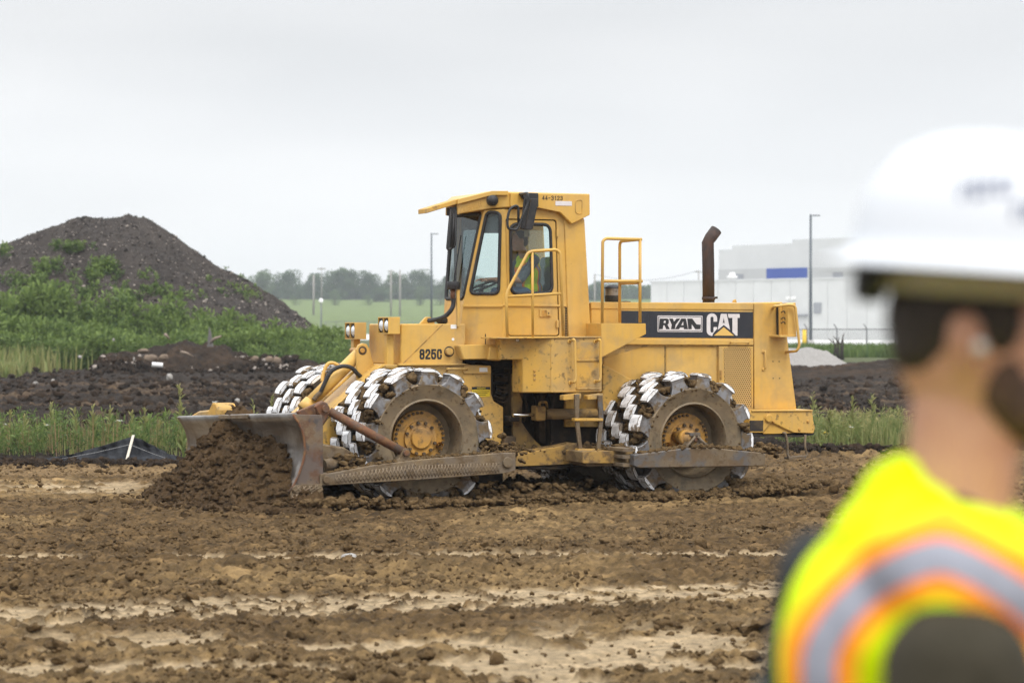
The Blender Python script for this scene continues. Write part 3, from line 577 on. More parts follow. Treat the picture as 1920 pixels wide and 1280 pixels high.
# debris heap of dark soil, roots and rubble
DH = 103.0
def heap(name, x0, x1, y0, y1, prof, mat_, amp, label, cat, nxy=(140, 60), seed=1, kind=None, parent=None):
    gx = np.linspace(x0, x1, nxy[0]); gy = np.linspace(y0, y1, nxy[1]); GX, GY = np.meshgrid(gx, gy); yc = (y0+y1)/2; hd = (y1-y0)/2
    h = np.interp(GX, [p[0] for p in prof], [p[1] for p in prof])*np.clip(1-(np.abs(GY-yc)/hd)**1.4, 0, 1)
    s = 6/(x1-x0)*3; h = h+amp*((fbm(GX*s, GY*s, 4, seed)-.5)*2+.5*(fbm(GX*s*4, GY*s*4, 3, seed+7)-.5))*np.clip(h*3, 0, 1)
    z = macro_z(GX, GY)+h-.3*(h < .03)
    I = np.arange(GX.size).reshape(GX.shape); F = np.stack([I[:-1, :-1].ravel(), I[:-1, 1:].ravel(), I[1:, 1:].ravel(), I[1:, :-1].ravel()], 1)
    o = link(name, np_mesh(name, np.stack([GX.ravel(), GY.ravel(), z.ravel()], 1), F, mat_, True), parent); tag(o, label, cat, kind=kind); return o
dx = lambda px, dd=DH: (px-960)/FPX*dd
heap('debris_heap', dx(175), dx(660), DH-3.5, DH+3.5, [(dx(175), 0), (dx(195), .7), (dx(280), 1.0), (dx(350), 1.3), (dx(420), 1.1), (dx(470), .6), (dx(510), .35), (dx(560), .5), (dx(610), .3), (dx(660), 0)], M_soild, .35, 'dark heap of topsoil and rubble in front of the weeds', 'soil heap', seed=44)
n = 900; X = rr.uniform(dx(190), dx(560), n); Y = rr.uniform(DH-3.4, DH-.4, n); S = .03+.13*rr.random(n)**2.6; Z = .65*np.clip(1-(np.abs(Y-DH)/3.5)**1.4, 0, 1)+.12
V1, F1 = clod_arrays(np.stack([X, Y, Z], 1), S, 2, .75, .45, 66)
mi = np.repeat((rr.random(n) < .09).astype(int), 80); tag(link('rubble_lumps', np_mesh('rubble_lumps', V1, F1, [M_soild, M_stone], midx=mi)), 'broken lumps and pale rubble on the dark heap', 'rubble', kind='stuff')
M_rock = mat('tan_boulder', (.17, .12, .08), .9, 0, [(1.2, .4, .65, (.20, .15, .11), .9), (5, .5, .65, (.12, .09, .07), .6)], (4, .7, .05))
def rock(px, py, d, w, h, label, m=M_rock, seed=1, name='boulder', cat='boulder'):
    V, F = ICO3; rr = np.random.default_rng(seed); V = V.copy(); nrm = V/np.linalg.norm(V, axis=1)[:, None]
    V = nrm*(1+.35*(fbm(nrm[:, 0]*1.5+nrm[:, 2]*2+seed, nrm[:, 1]*1.5+5, 3, seed)-.5)*2)[:, None]
    V = V*(1+.5*(fbm(nrm[:, 0]*4+nrm[:, 2]*3, nrm[:, 1]*4, 3, seed+3)-.5))[:, None]; V = np.sign(V)*np.abs(V)**.85*np.array([w*.42, w*.35, h*.62])*((.50 if m is M_rock else .36) if d > 50 else .7); p = at(px, py, d)
    o = link(name, np_mesh(name, V, F, m), None, p); tag(o, label, cat); return o
M_lime = mat('pale_grey_rock', (.30, .285, .265), .9, 0, [(2, .4, .65, (.28, .26, .24), .8)], (6, .6, .03))
for i, a in enumerate(((283, 671, 100, 1.3, .45, 'flat tan boulder low in the dark heap'), (307, 670, 99.5, .85, .40, 'tan boulder right beside the flat one'), (268, 658, 100.5, 1.1, .3, 'slab-like brown rock above the flat tan boulder'), (505, 674, 99, .8, .45, 'pale brown rock near the right end of the heap'), (520, 676, 98.5, .75, .5, 'light rounded rock under the far drum teeth'), (478, 673, 99.5, .7, .4, 'grey-brown rock left of the paired pale rocks'))): rock(*a[:5], a[5], seed=400+i)
for i, a in enumerate(((150, 669, 98, .55, .32, 'pale grey rock at the right edge of the tall grass'), (213, 637, 101, .32, .28, 'small white stone at the top left of the dark heap'), (251, 673, 98.5, .25, .35, 'small upright white stone left of the white drum'), (318, 707, 80, .65, .50, 'brown-grey stone lying alone in the dark field'), (67, 718, 82, .6, .25, 'flat white stone far left in the dark field'), (445, 752, 62, .42, .30, 'light stone in the dark field above the blade'), (99, 713, 84, .35, .2, 'small pale stone left in the dark field'))): rock(*a[:5], a[5], M_lime, 420+i, 'stone', 'stone')
for i, a in enumerate(((655, 1047, 22.1, .26, .12, 'grey flattish stone in the thin pale track'), (1010, 1058, 21.5, .24, .18, 'large round soil clod on the ridge below the front drum'), (598, 998, 24.7, .20, .12, 'blocky tan clod in front of the front drum'), (1312, 1021, 23.2, .22, .17, 'dark broken clod in front of the rear drum'), (1130, 1062, 21.4, .20, .14, 'brown clod right of the large round one'), (930, 1240, 15.4, .16, .14, 'pointed brown clod near the bottom middle'))): rock(*a[:5], a[5], M_lime if 'grey' in a[5] else M_soil, 440+i, 'soil_clod' if 'clod' in a[5] else 'stone', 'clod' if 'clod' in a[5] else 'stone')
p = at(295, 684, 98); mb = MB().lathe([(0, -.22), (.085, -.22), (.1, -.2), (.1, .2), (.085, .22), (0, .22)], (0, 0, 0), 'x', 20); o = mb.build('pipe_section', M_white, None, 0, p); o.rotation_euler = (0, .08, .2); tag(o, 'white cylindrical drum lying before the dark heap', 'drum')
mb = MB().prism([at(388, 650, 101), at(400, 650, 101), at(396, 625, 101), at(392, 612, 101)], (0, .1, 0)); tag(mb.build('stump_shard', mat('grey_wood', (.13, .12, .115), .9), None), 'pointed grey stump standing on top of the dark heap', 'stump')
for i, (a, c, lab) in enumerate((((395, 642), (415, 630), 'slanting pale branch right of the pointed stump'), ((310, 627), (318, 636), 'short broken branch on the dark heap'), ((340, 660), (362, 668), 'thin branch lying low on the heap'))):
    mb = MB().tube([at(*a, 100), ((at(*a, 100)[0]+at(*c, 100)[0])/2, 99.8, (at(*a, 100)[2]+at(*c, 100)[2])/2+.05), at(*c, 100)], [.07, .06, .03], 7); tag(mb.build('branch', mat('branch_wood%d' % i, (.22, .17, .13), .9), None), lab, 'branch', 'branches on the dark heap')
# gravel heap and dark ridge in front of it
M_gravel = mat('crushed_limestone', (.27, .255, .24), .95, 0, [(7, .42, .6, (.25, .235, .22), .8), (14, .58, .68, (.45, .43, .41), .8)], (16, 1, .06))
heap('gravel_heap', dx(1390, 112), dx(1606, 112), 109, 116, [(dx(1390, 112), .5), (dx(1470, 112), .95), (dx(1520, 112), 1.02), (dx(1555, 112), .8), (dx(1580, 112), .42), (dx(1606, 112), 0)], M_gravel, .10, 'rounded heap of pale crushed gravel behind the compactor', 'gravel heap', seed=46)
heap('dark_soil_ridge', dx(1360, 96), dx(1900, 96), 90, 102, [(dx(1360, 96), .3), (dx(1480, 96), .42), (dx(1560, 96), .40), (dx(1640, 96), .62), (dx(1700, 96), .65), (dx(1900, 96), .7)], M_soild, .2, 'low ridge of black topsoil in front of the gravel heap', 'soil heap', seed=47)
# dead shrub on the bank
X = np.full(7, dx(1572, 140))+rr.normal(0, .15, 7); mb = MB()
for xx in X: mb.tube([(xx, 140, 0), (xx+rr.normal(0, .1), 140, .9), (xx+rr.normal(0, .2), 140, 1.2+.5*rr.random())], [.08, .05, .02], 5)
tag(mb.build('dead_shrub', mat('dead_stem', (.05, .04, .035), .9), None), 'dark dead shrub standing in the grass behind the gravel', 'shrub')

# ------------------------------------------------------------------ far things
# wire fences
M_galv = mat('grey_galvanised', (.13, .135, .14), .5, .3); M_wire = mat('dark_wire', (.07, .075, .08), .6)
m, t, b = nodes('chain_link'); tcn = t.nodes.new('ShaderNodeTexCoord'); mpn = t.nodes.new('ShaderNodeMapping'); mpn.inputs['Rotation'].default_value = (0, R(45), 0); mpn.inputs['Scale'].default_value = (9, 9, 9); lk(t, tcn.outputs['Object'], mpn.inputs[0])
sx = t.nodes.new('ShaderNodeSeparateXYZ'); lk(t, mpn.outputs[0], sx.inputs[0]); fac = []
for ax in ('X', 'Z'):
    fr_ = t.nodes.new('ShaderNodeMath'); fr_.operation = 'FRACT'; lk(t, sx.outputs[ax], fr_.inputs[0]); ls = t.nodes.new('ShaderNodeMath'); ls.operation = 'LESS_THAN'; ls.inputs[1].default_value = .07; lk(t, fr_.outputs[0], ls.inputs[0]); fac.append(ls.outputs[0])
mxm = t.nodes.new('ShaderNodeMath'); mxm.operation = 'MAXIMUM'; lk(t, fac[0], mxm.inputs[0]); lk(t, fac[1], mxm.inputs[1]); lk(t, mxm.outputs[0], b.inputs['Alpha']); b.inputs['Base Color'].default_value = (.12, .125, .13, 1); M_link = m
def fence(x0, x1, d, n, h, label, post_r=.05, arms=True):
    z0 = float(macro_z(x0, d)); root = empty('chain_link_fence', (x0, d, z0)); tag(root, label, 'fence'); L = x1-x0
    for i in range(n):
        xx = L*i/(n-1); mb = MB().tube([(xx, 0, -.1), (xx, 0, h)], post_r, 7)
        if arms: mb.tube([(xx, 0, h-.02), (xx-.22, .0, h+.33)], post_r*.7, 5)
        mb.build('post', M_galv, root)
    MB().tube([(0, 0, h-.05), (L, 0, h-.05)], post_r*.6, 6).build('rail', M_galv, root)
    MB().add([(0, .06, 0), (L, .06, 0), (L, .06, h-.08), (0, .06, h-.08)], [(0, 1, 2, 3)]).build('wire_mesh', M_link, root)
fence(dx(1290, 172), dx(1960, 172), 172, 13, 1.75, 'wire fence with angled post tops in front of the warehouse', .055)
fence(dx(610, 430), dx(1000, 430), 430, 20, 2.3, 'long dark wire fence below the green field', .06, False)
# lamp posts
def lamp(px, top, d, label, head=.9, r_=.11, arm=True, zb=None):
    x0 = dx(px, d); z0 = float(macro_z(x0, d)); H = CAM_H+(605-top)/FPX*d-z0; root = empty('lamp_post', (x0, d, z0)); tag(root, label, 'lamp post')
    MB().tube([(0, 0, -.2), (0, 0, H)], [r_*1.15, r_*.75], 10).build('pole', M_polegrey, root); MB().lathe([(0, 0), (.3, 0), (.3, .7), (.26, .75), (0, .75)], (0, 0, 0), 'z', 12).build('base', M_conc, root)
    if arm: MB().box((0, -.05, H-.12), (.25, .05, H-.06)).hexa([(.2, -.2, H-.14), (head, -.2, H-.14), (head, .2, H-.14), (.2, .2, H-.14), (.2, -.2, H-.04), (head, -.2, H-.06), (head, .2, H-.06), (.2, .2, H-.04)]).build('lamp_head', M_polegrey, root)
    else: MB().lathe([(0, -.1), (.35, .0), (.38, .3), (.2, .6), (0, .65)], (0, 0, H), 'z', 12).build('lamp_head', M_white, root)
M_polegrey = mat('dark_pole_paint', (.10, .115, .13), .5, .2); M_conc = mat('concrete', (.42, .41, .39), .9, 0, [(2, .4, .65, (.34, .33, .31), .7)])
lamp(1520, 402, 196, 'tall dark lamp post in front of the warehouse', .75, .13)
lamp(809, 437, 262, 'tall dark lamp post left of the cab', .75, .11)
lamp(602, 566, 420, 'short post with a white lamp head before the green field', arm=False, r_=.1)
MB().tube([(dx(1509, 185), 185, 0), (dx(1509, 185), 185, 1.7)], .2, 12).build('bollard_post', mat('bollard_yellow', (.75, .5, .03), .5)); tag(bpy.data.objects['bollard_post'], 'yellow bollard standing left of the lamp post', 'bollard')
# utility poles and wires
M_wood = mat('weathered_pole', (.26, .24, .22), .9)
def upole(px, top, bot, d, label, cross=0, w=.16):
    x0 = dx(px, d); zb = CAM_H+(605-bot)/FPX*d; zt = CAM_H+(605-top)/FPX*d; zg = float(macro_z(x0, d)); root = empty('utility_pole', (x0, d, zg)); tag(root, label, 'utility pole', 'utility poles by the trees')
    H = zt-zg; MB().tube([(0, 0, -.3), (0, 0, H)], [w*1.1, w*.8], 8).build('pole', M_wood, root)
    if cross: MB().box((-cross, -.08, H-.5), (cross, .08, H-.25)).build('crossarm', M_wood, root)
    return Vector((x0, d, zt))
u1 = upole(588, 515, 562, 700, 'pale utility pole left of the middle trees', 0, .3)
u2 = upole(603, 501, 600, 560, 'thin utility pole with a crossarm, left of the big trees', 1.0, .09)
u3 = upole(733, 506, 564, 690, 'dark utility pole in the gap of the trees', .9, .25)
u4 = upole(750, 506, 566, 680, 'pale utility pole in the gap between the trees', 0, .26)
u5 = upole(1115, 514, 566, 640, 'utility pole just right of the cab post', 0, .26)
u6 = upole(1310, 507, 566, 600, 'utility pole seen left of the exhaust stack', .9, .18)
def wire(a, b2, sag, label):
    pts = [a.lerp(b2, t_)+Vector((0, 0, -sag*4*t_*(1-t_))) for t_ in np.linspace(0, 1, 13)]; o = MB().tube(pts, .045, 5).build('power_line', M_wire); tag(o, label, 'cable', 'power lines')
wire(Vector((dx(470, 700), 700, u1.z-3)), u1-Vector((0, 0, 3)), 1, 'power line left of the pale pole'); wire(u1-Vector((0, 0, 3)), u3-Vector((0, 0, 4)), 1.5, 'power line across the middle trees'); wire(u3-Vector((0, 0, 4)), Vector((dx(900, 690), 690, u3.z-4.5)), 1.5, 'power line behind the lamp post')
wire(u5, u6, 2, 'power line right of the cab'); wire(u5-Vector((0, 0, 2)), Vector((dx(1360, 600), 600, u6.z-4)), 2, 'lower power line right of the cab')
# trees of the far wood edge
def tree(px, top, d, w, label, m_=None, seed=1, n=4600, bot=None):
    rr = np.random.default_rng(seed); x0 = dx(px, d); z0 = float(macro_z(x0, d)); H = CAM_H+(605-top)/FPX*d-z0; W = w*1.22/FPX*d/2
    root = empty('tree', (x0, d, z0)); tag(root, label, 'tree', 'trees of the far wood edge')
    mb = MB().tube([(0, 0, -.3), (.1, 0, H*.3), (0, .1, H*.7)], [.028*H, .02*H, .008*H], 7)
    for i in range(5):
        a = rr.uniform(0, 6.28); mb.tube([(0, 0, H*(.25+.08*i)), (math.cos(a)*W*.5, math.sin(a)*W*.5, H*(.5+.08*i))], [.012*H, .004*H], 5)
    mb.build('trunk', M_bark, root)
    k = 13; cz = np.linspace(.10, .84, k); ca = rr.uniform(0, 6.28, k); cr_ = W*(1-.9*np.abs(cz-.45)**1.4)*rr.uniform(.25, .75, k); C = np.stack([np.cos(ca)*cr_, np.sin(ca)*cr_, cz*H], 1); C = np.concatenate([C, [[0, 0, H*.8]]]); rad = rr.uniform(.30, .46, k+1)*W; rad[-1] = .2*H
    j = rr.integers(0, k+1, n); u = rr.normal(size=(n, 3)); u /= np.linalg.norm(u, axis=1)[:, None]; q = rad[j]*(rr.random(n)**.35)*(1+.25*(rr.random(n)-.5)); P = C[j]+u*q[:, None]*np.array([1, 1, .85]); P[:, 2] = np.clip(P[:, 2], .03*H, H*1.01)
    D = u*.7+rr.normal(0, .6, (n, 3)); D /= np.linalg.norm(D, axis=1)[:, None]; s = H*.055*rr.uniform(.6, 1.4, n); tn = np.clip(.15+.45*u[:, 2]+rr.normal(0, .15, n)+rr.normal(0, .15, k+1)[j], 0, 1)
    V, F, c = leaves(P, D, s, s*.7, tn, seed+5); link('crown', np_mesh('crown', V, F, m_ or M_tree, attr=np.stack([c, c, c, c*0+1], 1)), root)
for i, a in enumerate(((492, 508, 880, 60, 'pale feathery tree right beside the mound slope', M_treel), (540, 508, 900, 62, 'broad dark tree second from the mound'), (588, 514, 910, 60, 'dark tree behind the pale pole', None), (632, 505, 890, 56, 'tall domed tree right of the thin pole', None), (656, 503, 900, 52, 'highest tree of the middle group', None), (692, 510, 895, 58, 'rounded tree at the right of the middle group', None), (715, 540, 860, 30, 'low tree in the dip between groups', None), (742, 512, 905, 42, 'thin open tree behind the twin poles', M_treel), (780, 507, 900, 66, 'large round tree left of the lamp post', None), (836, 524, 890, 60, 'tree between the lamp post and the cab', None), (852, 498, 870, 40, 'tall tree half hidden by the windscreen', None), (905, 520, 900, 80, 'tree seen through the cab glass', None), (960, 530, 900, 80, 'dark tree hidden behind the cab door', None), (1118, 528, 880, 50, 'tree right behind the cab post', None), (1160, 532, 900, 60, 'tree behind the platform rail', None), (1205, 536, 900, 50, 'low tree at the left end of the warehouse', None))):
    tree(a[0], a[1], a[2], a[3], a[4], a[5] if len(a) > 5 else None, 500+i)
for i, (px, top, w, lab) in enumerate(((553, 553, 22, 'small pale bush at the field edge by the mound'), (628, 543, 26, 'pale bush left below the highest tree'), (788, 534, 26, 'pale green bush left of the lamp post base'), (826, 538, 30, 'pale green bush right of the lamp post'), (690, 551, 24, 'low bush right of the highest tree'))): tree(px, top, 820, w, lab, M_treel, 540+i, 900)
X = np.linspace(dx(380, 960), dx(1330, 960), 2600)+r.normal(0, 2, 2600); Y = r.uniform(930, 990, 2600); weeds('far_undergrowth', X, Y, macro_z(X, Y), r.uniform(3, 6.0, 2600), M_tree, 16, (.25, .18), 560, .4, 'dark undergrowth filling the far wood edge', cat='wood')

# warehouse, set at an angle
p0 = Vector((dx(1220, 337), 337, 0)); ang = math.atan2(-33, 26.3); wh = empty('warehouse', p0, ang); tag(wh, 'long pale grey warehouse with a blue stripe on its upper wall', 'building')
def panmat(name, c): return mat(name, c, .6, 0, [(.3, .4, .65, tuple(q*.93 for q in c), .8)])
M_wall = panmat('pale_wall_panel', (.56, .565, .555)); M_wall2 = panmat('light_wall_panel', (.54, .545, .54)); M_grey = panmat('grey_wall_panel', (.44, .445, .44)); M_blue = mat('blue_panel', (.035, .075, .30), .5); M_louv = mat('grey_louvre', (.26, .27, .29), .6)
HL = 7.75; pw = 3.4
for i in range(34):
    MB().box((i*pw+.03, 0, .0), ((i+1)*pw-.03, .35, HL)).build('panel', M_wall, wh)
MB().box((-.05, .1, 0), (34*pw+.05, 40, HL-.1)).build('wall_core', M_grey, wh)
MB().box((-.1, -.12, HL), (34*pw+.1, .5, HL+.22)).build('parapet_cap', M_wall2, wh)
# upper block set back from the parapet
def wpx(px, yl):  # distance along the face where sight line px crosses the plane yl behind it
    c_, s_ = math.cos(ang), math.sin(ang); k = (px-960)/FPX; return (k*(p0.y+yl*c_)-p0.x+yl*s_)/(c_-k*s_)
YU = 14.0; xl = wpx(1348, YU); HU = 12.6
MB().box((xl, YU, HL-.2), (34*pw, 39, HU)).build('upper_wall', M_wall2, wh)
xs = wpx(1480, YU); MB().box((wpx(1370, YU), YU+.3, HU), (34*pw, 39, HU+.55)).build('roof_step', M_wall2, wh); MB().box((xs, YU+.6, HU+.55), (34*pw, 39, HU+1.1)).build('roof_step', M_wall2, wh)
for a, c, mm_, nm in ((1348, 1438, M_grey, 'grey_band'), (1438, 1515, M_blue, 'blue_band'), (1515, 1660, M_grey, 'grey_band')):
    MB().box((wpx(a, YU)+.02, YU-.12, HL-.3), (wpx(c, YU)-.02, YU, HL+2.0)).build(nm, mm_, wh)
MB().box((wpx(1378, YU), YU-.25, HL-.2), (wpx(1395, YU), YU-.12, HL+1.3)).build('louvre', M_louv, wh); MB().box((wpx(1564, YU), YU-.25, HL-.2), (wpx(1581, YU), YU-.12, HL+1.3)).build('louvre', M_louv, wh)
xa = wpx(1373, 6); MB().lathe([(0, 0), (.55, 0), (.55, .5), (.75, .55), (.75, .8), (.4, .95), (.4, 1.3), (0, 1.35)], (xa, 6, HL), 'z', 14).build('roof_ventilator', M_white, wh)
MB().box((wpx(1527, 0), -.18, 3.4), (wpx(1540, 0), 0, 4.75)).build('louvre', M_louv, wh)
for q in (1477, 1487): MB().box((wpx(q, 0), -.35, 5.2), (wpx(q, 0)+.5, 0, 5.6)).build('wall_lamp', M_white, wh)
MB().box((wpx(1495, 0), -.08, 0), (wpx(1512, 0), 0, 3.0)).build('door', M_wall2, wh); MB().box((wpx(1492, 0), -.6, 3.05), (wpx(1515, 0), 0, 3.25)).build('door_canopy', M_louv, wh)

# ================================================================== the soil compactor
# local frame: +x towards its rear, +y towards its far side, z up from the soil; near drum faces lie in y = 0
TH = R(23.8); cT, sT = math.cos(TH), math.sin(TH); MX, MY = -.984, 28.33
comp = empty('soil_compactor', (MX, MY, 0), TH)
tag(comp, 'yellow wheeled soil compactor with studded steel drums and dozer blade', 'soil compactor')
def Q(px, py, y):
    k = (px-960)/FPX; x = (k*(MY+y*cT)-MX+y*sT)/(cT-k*sT); return Vector((x, y, CAM_H+(605-py)/FPX*(MY+x*sT+y*cT)))
def RP(px, py, a, b2, c):   # the point of the plane a, b, c seen at (px, py)
    O = Vector((-MX*cT-MY*sT, MX*sT-MY*cT, CAM_H)); w = Vector(((px-960)/FPX, 1, (605-py)/FPX)); d = Vector((w.x*cT+w.y*sT, -w.x*sT+w.y*cT, w.z))
    n = (b2-a).cross(c-a); return O+d*((a-O).dot(n)/d.dot(n))
def plate(name, pts, y0, th, m, bevel=.012, parent=None, holes=None):
    return MB().prism([Q(p[0], p[1], y0) for p in pts], (0, th, 0)).build(name, m, parent or comp, bevel)
def cyl(name, a, b2, r_, m, seg=16, parent=None, bevel=0): return MB().tube([a, b2], r_, seg).build(name, m, parent or comp, bevel)
def pipe(name, pts, r_, m, f=.06, parent=None, seg=8): return MB().tube(fillet(pts, f), r_, seg).build(name, m, parent or comp)
def disc(name, px, py, y, r_, th, m, parent=None, seg=20): c = Q(px, py, y); return MB().tube([c, c+Vector((0, th, 0))], r_, seg, smooth=False).build(name, m, parent or comp, .004)

# ---- wheels
RT, RD, WD = .84, .655, 1.12
def tooth_mesh():
    mb = MB()
    def ring(hx, hy, z, pk=0, sk=0): return [(-hx+sk, -hy, z), (-hx*.55+sk, -hy, z+pk), (hx*.55+sk, -hy, z+pk), (hx+sk, -hy, z), (hx+sk, hy, z), (hx*.55+sk, hy, z+pk), (-hx*.55+sk, hy, z+pk), (-hx+sk, hy, z)]
    rs = [ring(.140, .112, -.02), ring(.104, .104, .045), ring(.094, .098, .09), ring(.098, .098, .128), ring(.112, .102, .140)]
    top = ring(.108, .100, .160, .022); top2 = ring(.075, .092, .172, .016)
    L = rs+[top, top2]; V = [p for q in L for p in q]; n = 8
    for i in range(len(L)-1):
        mi = 0 if i < 4 else 1
        mb.add([], [], 0)
        for k in range(n): mb.f.append((i*n+k, i*n+(k+1) % n, (i+1)*n+(k+1) % n, (i+1)*n+k)); mb.m.append(mi); mb.sm.append(False)
    mb.v = V; b0 = (len(L)-1)*n
    mb.f.append(tuple(b0+k for k in range(n))); mb.m.append(1); mb.sm.append(False)
    me = bpy.data.meshes.new('tooth'); me.from_pydata(mb.v, [], mb.f); me.materials.append(M_toothside); me.materials.append(M_tip); me.polygons.foreach_set('material_index', mb.m)
    bm = bmesh.new(); bm.from_mesh(me); bmesh.ops.recalc_face_normals(bm, faces=bm.faces)
    es = [e for e in bm.edges if len(e.link_faces) == 2 and e.calc_face_angle(0) > .5]; bmesh.ops.bevel(bm, geom=es, offset=.007, segments=1, affect='EDGES'); bm.to_mesh(me); bm.free(); return me
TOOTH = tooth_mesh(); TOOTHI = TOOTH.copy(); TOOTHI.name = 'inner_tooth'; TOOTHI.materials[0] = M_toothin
NT, NR = 13, 5
def wheel(x, z, y0, ydir, phase, seed, lug=False):
    """ydir = +1: outer face looks to the camera (-y)"""
    mb = MB(); s = ydir
    pr = [(.30, s*.34), (.41, s*.33), (.425, s*.26), (.435, s*.06), (.45, s*.035), (.47, s*.045), (.60, s*.015), (.635, 0), (RD, s*.01), (RD, s*.10), (RD, s*WD), (.6, s*WD), (.40, s*(WD-.05))]
    mb.lathe(pr, (0, 0, 0), 'y', 72)
    w = mb.build('wheel', M_drum, comp, 0, (x, y0, z)); md = w.modifiers.new('edge', 'EDGE_SPLIT'); md.split_angle = R(30)
    h = MB(); h.lathe([(0, s*.20), (.115, s*.20), (.125, s*.21), (.13, s*.235), (.16, s*.24), (.165, s*.235), (.20, s*.235), (.205, s*.265), (.235, s*.275), (.325, s*.28), (.33, s*.30), (.33, s*.40), (0, s*.40)], (0, 0, 0), 'y', 56)
    hub = h.build('hub', M_hub, w); md = hub.modifiers.new('edge', 'EDGE_SPLIT'); md.split_angle = R(30)
    bb = MB()
    for i in range(34):
        if i in (5, 6, 7): continue
        a = 2*math.pi*i/34; p = Vector((.30*math.cos(a), s*.25, .30*math.sin(a))); bb.tube([p, p+Vector((0, s*.04, 0))], .017, 6, smooth=False)
    for i in range(12):
        if i % 6 in (0,): continue
        a = 2*math.pi*i/12+.2; p = Vector((.185*math.cos(a), s*.205, .185*math.sin(a))); bb.tube([p, p+Vector((0, s*.04, 0))], .02, 6, smooth=False)
    tag(bb.build('hub_bolts', M_brown, hub), kind='stuff'); bb = MB()
    a = -.35 if not lug else 3.4; p = Vector((.262*math.cos(a), s*.235, .262*math.sin(a))); bb.lathe([(.018, 0), (.018, s*.05), (.04, s*.05), (.04, 0)], p, 'y', 12)
    bb.build('drain_boss', M_hub, hub)
    r0 = np.random.default_rng(seed); CC = []; SS = []
    for j in range(NR):
        yy = s*(.112+(WD-.224)*j/(NR-1))
        for i in range(NT):
            a = phase+2*math.pi*(i+.36*j)/NT
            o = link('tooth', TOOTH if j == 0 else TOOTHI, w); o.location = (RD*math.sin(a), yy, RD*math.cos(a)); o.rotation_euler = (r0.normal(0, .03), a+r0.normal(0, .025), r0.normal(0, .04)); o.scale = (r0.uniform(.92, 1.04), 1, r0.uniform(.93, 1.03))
            if r0.random() < .9:
                for q in range(r0.integers(8, 22)):
                    b2 = a+math.pi/NT*r0.uniform(.7, 1.3); rr_ = RD+r0.uniform(.0, .12); CC.append((rr_*math.sin(b2), yy+r0.normal(0, .05), rr_*math.cos(b2))); SS.append(r0.uniform(.012, .05))
    for q in range(60):
        b2 = r0.uniform(0, 6.283); rr_ = r0.uniform(.6, .66); CC.append((rr_*math.sin(b2), s*r0.uniform(0, .02), rr_*math.cos(b2))); SS.append(r0.uniform(.006, .018))
    k = clods('caked_soil', CC, SS, M_soil, w, sub=2, flat=.9, rough=.4, seed=seed); tag(k, kind='stuff')
    return w
FZ, RZ, RX = .798, .712, 3.543
wheel(0, FZ, 0, 1, 0.0, 11); wheel(RX, RZ, 0, 1, .16, 12, True)
wheel(0, FZ, 3.66, -1, .1, 13); wheel(RX, RZ, 3.66, -1, .2, 14, True)
cyl('axle', Vector((0, .4, FZ)), Vector((0, 3.26, FZ)), .2, M_dark, 20); cyl('axle', Vector((RX, .4, RZ)), Vector((RX, 3.26, RZ)), .2, M_dark, 20)

# ---- blade
YN = -.32; CURVE = [(551, 776.5), (561.6, 792), (568, 806), (571.5, 819), (573.6, 840.6), (572, 855), (569.7, 866), (560.7, 892.7), (551.7, 910.6), (543.6, 922), (543, 942)]
cn = [Q(px, py, YN) for px, py in CURVE]
farshift = Vector((-.12, 4.36, -.19)); NB = 24
V = []; F = []
for i in range(NB+1):
    w = i/NB
    for p in cn: V.append(p+farshift*w)
nC = len(cn); F = [(i*nC+k, (i+1)*nC+k, (i+1)*nC+k+1, i*nC+k+1) for i in range(NB) for k in range(nC-1)]
bl = MB().add(V, F, 0, True).build('blade', M_blade, comp); md = bl.modifiers.new('thick', 'SOLIDIFY'); md.thickness = .035; md.offset = 1
# make the shell grow towards the machine (+x)
ns = bl.data.polygons[0].normal; md.offset = 1 if ns.x > 0 else -1
rear = [p+Vector((.30, 0, 0)) for p in cn]
endp = [Q(px, py, YN) for px, py in CURVE[:9]]+[Q(592, 913, YN), Q(606, 905, YN), Q(606, 800, YN), Q(604, 778, YN)]
MB().prism(endp, (0, .04, 0)).build('end_plate', M_bladeside, bl, .006)
fe = [p+farshift for p in endp]; MB().prism(fe, (0, -.04, 0)).build('end_plate', M_bladeside, bl, .006)
MB().tube([p+Vector((-.012, -.004, 0)) for p in cn[:10]], .014, 8).build('wear_bead', M_rust, bl)
MB().prism([Q(p[0], p[1], YN-.03) for p in ((553, 909), (603, 907), (607, 919), (578, 938), (546, 942), (545, 922))], (0, .07, 0)).build('corner_bit', M_mudsteel, bl, .008)
def hatch(name, quad, n, m, parent, w=.008, up=True):
    """crossed weld beads over a quad a,b,c,d (a-b bottom, d-c top)"""
    a, b2, c, d = [Vector(q) for q in quad]; mb = MB(); P = lambda u, v: (a*(1-u)+b2*u)*(1-v)+(d*(1-u)+c*u)*v
    du = 1.0/n
    for i in range(-1, n+1):
        for s_ in (1, -1):
            u0 = i*du if s_ > 0 else (i+1)*du; u1 = u0+s_*du*1.25; k0, k1 = 0., 1.
            def cl(u, v): return P(min(max(u, 0), 1), v)
            if (u0 < 0 and u1 < 0) or (u0 > 1 and u1 > 1): continue
            f = lambda uu: (uu-u0)/(u1-u0)
            lo, hi = max(min(u0, u1), 0), min(max(u0, u1), 1)
            if hi-lo < 1e-4: continue
            mb.tube([P(lo, f(lo)), P(hi, f(hi))], w, 4)
    return mb.build(name, m, parent)
M_bead = mat('hardface_bead', (.24, .18, .12), .6, .3, [(12, .45, .6, (.14, .10, .06), .8)])
